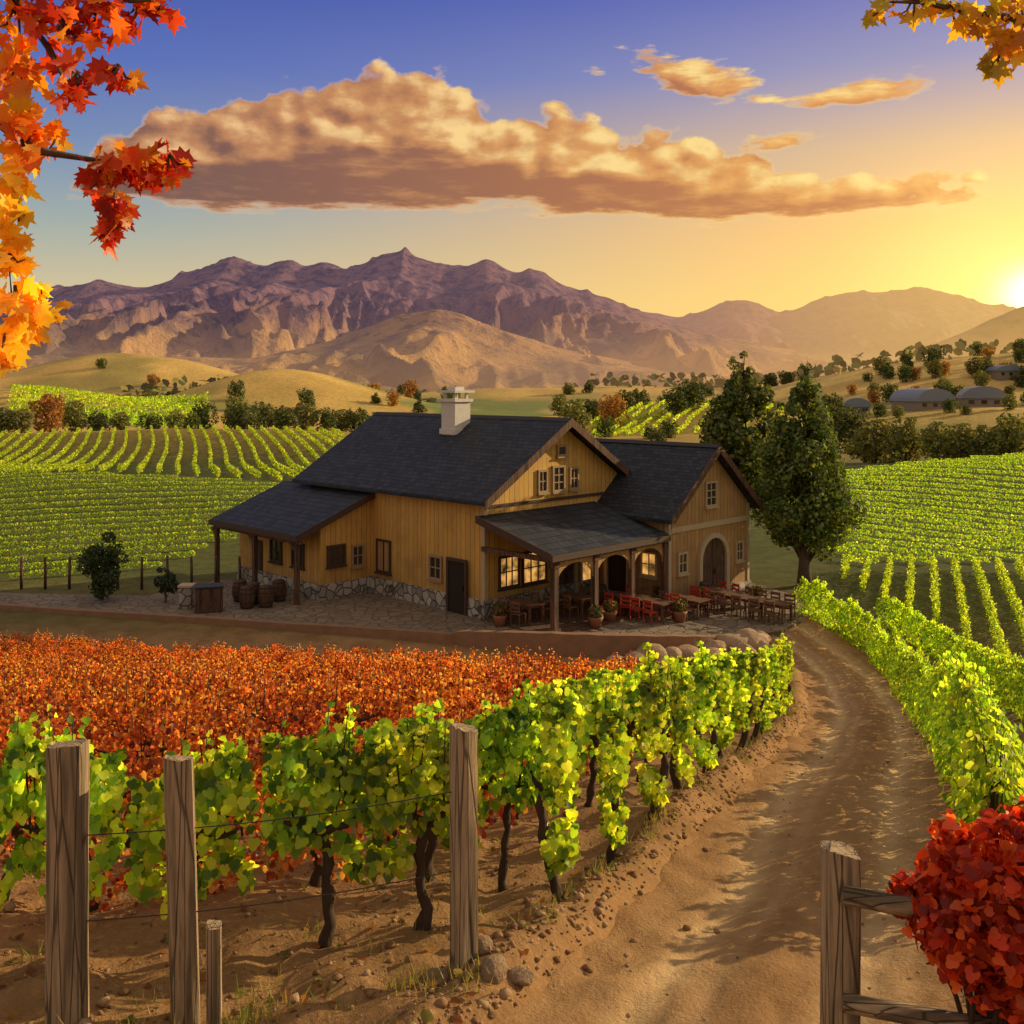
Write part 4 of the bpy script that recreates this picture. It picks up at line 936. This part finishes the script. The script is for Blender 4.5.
# ------------------------------------------------------------------ ground clutter
def clutter():
    import bmesh
    bm=bmesh.new(); bmesh.ops.create_icosphere(bm,subdivisions=1,radius=1); tv=np.array([v.co[:] for v in bm.verts]); tf=np.array([[v.index for v in f.verts] for f in bm.faces]); bm.free()
    n=12000; y=4.5+RNG.uniform(0,1,n)**1.4*20; x=RNG.uniform(-.6,.62,n)*y
    bk=RNG.uniform(0,1,n)<.25; x=np.where(bk,roadx(y)-1.7+RNG.normal(0,.28,n),x)
    d=np.abs(x-roadx(y)); keep=(d>1.35)|(RNG.uniform(0,1,n)<.10); x=x[keep];y=y[keep]; n=len(x); z=np.where(np.abs(x-roadx(y))<1.4,H0(x,y)+.03,Hn(x,y,False)+.003)
    s=.006+.038*RNG.uniform(0,1,n)**6+.009*RNG.uniform(0,1,n)
    V=tv[None]*(s[:,None,None]*RNG.uniform(.6,1.3,(n,len(tv),1)))*np.array([1,1,.65])+np.stack([x,y,z],1)[:,None]
    Fc=(tf[None]+(np.arange(n)*len(tv))[:,None,None]).reshape(-1,3)
    C=np.repeat(pal(n,[(.34,.19,.09),(.26,.14,.065),(.42,.26,.14)],.2),len(tv),0)
    m,nt=new_mat('soil_clod'); t=NT(nt); a=t.n('ShaderNodeAttribute',attribute_name='col').outputs['Color']; nn=t.noise(t.obj(),40,4); t.out(t.mix(nn,t.mix(1,a,(.6,.6,.6),'MULTIPLY'),a),.95,nn,.6,.01,spec=.1)
    o=np_mesh('soil_clods',V.reshape(-1,3),Fc,m,C); tag(o,'brown soil clods and pebbles','soil clods',kind='stuff')
    n=900; y=5+RNG.uniform(0,1,n)**1.3*14; x=RNG.uniform(-.6,.6,n)*y; keep=(np.abs(x-roadx(y))>1.45); x=x[keep];y=y[keep];n=len(x)
    P=np.stack([x,y,Hn(x,y)+.02],1); N=RNG.normal(0,.3,(n,3)); N[:,2]+=1; T=RNG.normal(0,1,(n,3))
    v,f,c=leaves(P,N,T,RNG.uniform(.05,.09,n),GRAPE,pal(n,[(.35,.14,.03),(.4,.22,.05),(.22,.09,.03),(.2,.2,.04)],.2)); o=np_mesh('fallen_leaves',v,f,MAPLEM,c); tag(o,'dry fallen leaves on the soil','fallen leaves',kind='stuff')
    P=[];
    def tuft(x,y,n,r):
        for i in range(n): P.append((x+random.gauss(0,r),y+random.gauss(0,r)))
    random.seed(9)
    for i in range(240):
        y=random.uniform(5.3,34); s=random.choice([-1,1,1]); x=float(roadx(y))+s*random.uniform(1.6,2.05); tuft(x,y,14,.07)
    for px,yy in((230,6.2),(205,6.1),(250,6.15),(120,5.95),(870,5.2),(420,6.6)): tuft((px-512)*yy/F,yy,60,.10)
    for i in range(60): y=random.uniform(6,12); tuft(random.uniform(-.5,0)*y,y,8,.06)
    P=np.array(P); n=len(P); P=np.stack([P[:,0],P[:,1],Hn(P[:,0],P[:,1],False)],1); hgt=RNG.uniform(.05,.17,n)
    dr=RNG.normal(0,.35,(n,3)); dr[:,2]=1; dr*=hgt[:,None]; w=RNG.normal(0,1,(n,3)); w[:,2]=0; w/=np.linalg.norm(w,axis=1,keepdims=True); w*=.006
    V=np.stack([P-w,P+w,P+dr],1).reshape(-1,3); o=np_mesh('grass_tufts',V,np.arange(3*n).reshape(-1,3),TREELEAF,np.repeat(pal(n,[(.18,.24,.03),(.32,.30,.06),(.38,.26,.08)],.2),3,0)); tag(o,'grass tufts along the road edge','grass',kind='stuff')
clutter()

# ------------------------------------------------------------------ sun + world
AZ=math.radians(65); EL=math.radians(18)
sd=Vector((math.sin(AZ)*math.cos(EL),math.cos(AZ)*math.cos(EL),math.sin(EL)))
L=bpy.data.lights.new('sun','SUN'); L.energy=5.0; L.angle=math.radians(.55); L.color=(1,.80,.47)
lo=bpy.data.objects.new('sun',L); COL.objects.link(lo); lo.rotation_euler=sd.to_track_quat('Z','Y').to_euler(); lo.location=(60,40,60)
w=bpy.data.worlds.new('World'); S.world=w; w.use_nodes=True; nt=w.node_tree; nt.nodes.clear(); t=NT(nt)
g=t.n('ShaderNodeTexCoord').outputs['Generated']; sp=t.n('ShaderNodeSeparateXYZ'); nt.links.new(g,sp.inputs[0])
az=t.m('ARCTAN2',sp.outputs[0],sp.outputs[1]); el=t.m('ARCSINE',sp.outputs[2])
e=t.m('DIVIDE',el,1.6)
def pe(py): return math.atan((HY-py)/F)/1.6
skyL=t.ramp(e,[(0,lin((236,196,140))),(pe(300),lin((210,192,150))),(pe(235),lin((158,172,166))),(pe(160),lin((112,138,180))),(pe(80),lin((82,106,182))),(pe(0),lin((66,86,168))),(.45,lin((60,76,140))),(1,lin((50,60,110)))])
skyR=t.ramp(e,[(0,lin((255,212,120))),(pe(300),lin((255,204,106))),(pe(235),lin((248,190,104))),(pe(160),lin((216,178,134))),(pe(80),lin((138,140,184))),(pe(0),lin((92,104,182))),(.45,lin((70,80,140))),(1,lin((50,60,110)))])
sky=t.mix(t.sm(-.55,.50,az),skyL,skyR)
GA,GE=math.atan(.524),math.atan(.092*.88)
da=t.m('SUBTRACT',az,GA); de=t.m('SUBTRACT',el,GE); r2=t.m('ADD',t.m('MULTIPLY',da,da),t.m('MULTIPLY',t.m('MULTIPLY',de,de),1.5))
g1=t.m('EXPONENT',t.m('MULTIPLY',r2,-1500.0)); g2=t.m('EXPONENT',t.m('MULTIPLY',r2,-60.0)); g3=t.m('EXPONENT',t.m('MULTIPLY',r2,-9.0))
def fcurve(x,pts,ymax):
    nd=t.n('ShaderNodeFloatCurve'); c=nd.mapping.curves[0]
    P=[((a+.6)/1.2,v/ymax) for a,v in pts]
    c.points[0].location=P[0]; c.points[1].location=P[-1]
    for p in P[1:-1]: c.points.new(*p)
    for p in c.points: p.handle_type='AUTO_CLAMPED'
    nd.mapping.update(); t.set(nd.inputs['Value'],t.m('DIVIDE',t.m('ADD',x,.6),1.2)); return t.m('MULTIPLY',nd.outputs[0],ymax)
def ae(px,py): a=math.atan((px-512)/F); return a,math.atan((HY-py)/F*math.cos(a))
TOP=[ae(*p) for p in[(-80,245),(20,225),(70,180),(105,135),(160,108),(200,98),(280,88),(330,78),(395,68),(445,75),(480,98),(540,112),(620,122),(680,134),(740,152),(800,162),(860,170),(920,170),(970,174),(1000,184),(1040,215),(1100,240)]]
BOT=[ae(*p) for p in[(-80,196),(80,198),(200,209),(300,213),(400,211),(500,210),(600,216),(700,219),(800,216),(900,210),(970,200),(1010,194),(1100,190)]]
def dens(a,l,hi=True):
    v=t.comb(t.m('MULTIPLY',a,1.0),t.m('MULTIPLY',l,1.5),0)
    n=t.noise(v,14,8 if hi else 5,.56); nb=t.noise(v,40,5 if hi else 3,.55); n3=t.noise(t.comb(t.m('MULTIPLY',a,.5),t.m('MULTIPLY',l,2.6),3.3),22,5,.6)
    vo=t.n('ShaderNodeTexVoronoi',feature='SMOOTH_F1'); nt.links.new(v,vo.inputs['Vector']); vo.inputs['Scale'].default_value=27; vo.inputs['Smoothness'].default_value=.25
    puff=t.m('MULTIPLY',t.m('SUBTRACT',.38,vo.outputs['Distance']),.032)
    nn=t.m('ADD',t.m('ADD',t.m('MULTIPLY',t.m('SUBTRACT',n,.47),.068),t.m('MULTIPLY',t.m('SUBTRACT',nb,.5),.020)),puff)
    s1=t.m('ADD',t.m('SUBTRACT',fcurve(a,TOP,.5),l),nn)
    s2=t.m('ADD',t.m('SUBTRACT',l,fcurve(a,BOT,.5)),t.m('MULTIPLY',t.m('SUBTRACT',n3,.47),.045))
    s=t.m('SMOOTH_MIN',s1,s2,.012)
    for (px,py,rx,ry,tilt) in [(690,76,.078,.024,-.30),(785,142,.034,.012,0),(600,72,.022,.010,0),(880,85,.075,.012,.15)]:
        a0,e0=ae(px,py); dx=t.m('SUBTRACT',a,a0); dy=t.m('SUBTRACT',l,e0); dy=t.m('SUBTRACT',dy,t.m('MULTIPLY',dx,tilt))
        rr=t.m('SQRT',t.m('ADD',t.m('POWER',t.m('DIVIDE',dx,rx),2.0),t.m('POWER',t.m('DIVIDE',dy,ry),2.0)))
        q=t.m('ADD',t.m('MULTIPLY',t.m('SUBTRACT',1.0,rr),ry),t.m('MULTIPLY',t.m('SUBTRACT',t.m('MULTIPLY_ADD',n3,.5,t.m('MULTIPLY',n,.5)),.52),.12*min(1,ry/.016)))
        s=t.m('MAXIMUM',s,q)
    return s,n,nb,n3
s0,n0,nb0,n30=dens(az,el); s1,_,_,_=dens(t.m('ADD',az,.013),t.m('ADD',el,.011),False)
al=t.sm(0,.009,s0)
lit=t.m('ADD',.30,t.m('MULTIPLY',t.m('SUBTRACT',s0,s1),24.0),clamp=True)
thin=t.sm(.012,.001,s0)
lit=t.m('MAXIMUM',lit,t.m('MULTIPLY',thin,.9))
lit=t.m('ADD',lit,t.m('MULTIPLY',t.m('SUBTRACT',n30,.5),.45),clamp=True)
right=t.sm(-.45,.40,az)
dark=t.mix(right,lin((116,76,60)),lin((190,112,48))); mid=t.mix(right,lin((190,126,76)),lin((232,160,70))); brt=t.mix(right,lin((254,204,136)),lin((255,222,132)))
cl=t.mix(t.sm(.0,.55,lit),dark,mid); cl=t.mix(t.sm(.45,1.0,lit),cl,brt)
cl=t.mix(t.m('MULTIPLY',t.sm(.48,.70,nb0),.22),cl,dark)
up=t.sm(.42,.85,el); back=t.m('MULTIPLY',t.sm(.75,1.4,t.m('ABSOLUTE',az)),t.sm(-.1,.05,el))
bst=t.m('MAXIMUM',up,back)  # overhead and rear sky, out of view, set to an added warm fill
def addc(c,f,colr): return t.mix(1.0,c,t.mix(f,(0,0,0),colr),'ADD')
def finish(col,g3f):
    col=addc(col,g3f,(.19,.10,.0)); col=addc(col,g2,(.55,.36,.09)); col=addc(col,g1,(2.4,2.0,1.1))
    return t.mix(bst,col,(.50,.43,.37))
colA=finish(sky,g3)
colB=finish(t.mix(t.m('MULTIPLY',al,.97),sky,cl),t.m('MULTIPLY',g3,t.m('SUBTRACT',1.0,t.m('MULTIPLY',al,.6))))
st=t.n('ShaderNodeTexSky',sky_type='NISHITA',sun_disc=False,sun_elevation=EL,sun_rotation=AZ)
bA=t.n('ShaderNodeBackground'); nt.links.new(colA,bA.inputs[0]); bA.inputs[1].default_value=.95
bB=t.n('ShaderNodeBackground'); nt.links.new(colB,bB.inputs[0]); bB.inputs[1].default_value=.95
# only the band of sky that holds the clouds evaluates the cloud noise
msk=t.m('MULTIPLY',t.m('MULTIPLY',t.m('GREATER_THAN',el,.10),t.m('LESS_THAN',el,.42)),t.m('LESS_THAN',t.m('ABSOLUTE',az),.62))
mx=t.n('ShaderNodeMixShader'); nt.links.new(msk,mx.inputs[0]); nt.links.new(bA.outputs[0],mx.inputs[1]); nt.links.new(bB.outputs[0],mx.inputs[2])
b2=t.n('ShaderNodeBackground'); nt.links.new(st.outputs[0],b2.inputs[0]); b2.inputs[1].default_value=.01
ad=t.n('ShaderNodeAddShader'); nt.links.new(mx.outputs[0],ad.inputs[0]); nt.links.new(b2.outputs[0],ad.inputs[1])
o=t.n('ShaderNodeOutputWorld'); nt.links.new(ad.outputs[0],o.inputs[0])

# ------------------------------------------------------------------ camera
c=bpy.data.cameras.new('camera'); co=bpy.data.objects.new('camera',c); COL.objects.link(co)
co.location=(0,0,CZ); co.rotation_euler=(math.radians(90),0,0); c.lens=36*F/1024; c.sensor_width=36; c.shift_y=-(512-HY)/1024; c.clip_end=20000; c.clip_start=.05
S.camera=co
S.view_settings.view_transform='Standard'; S.view_settings.look='None'; S.view_settings.exposure=0
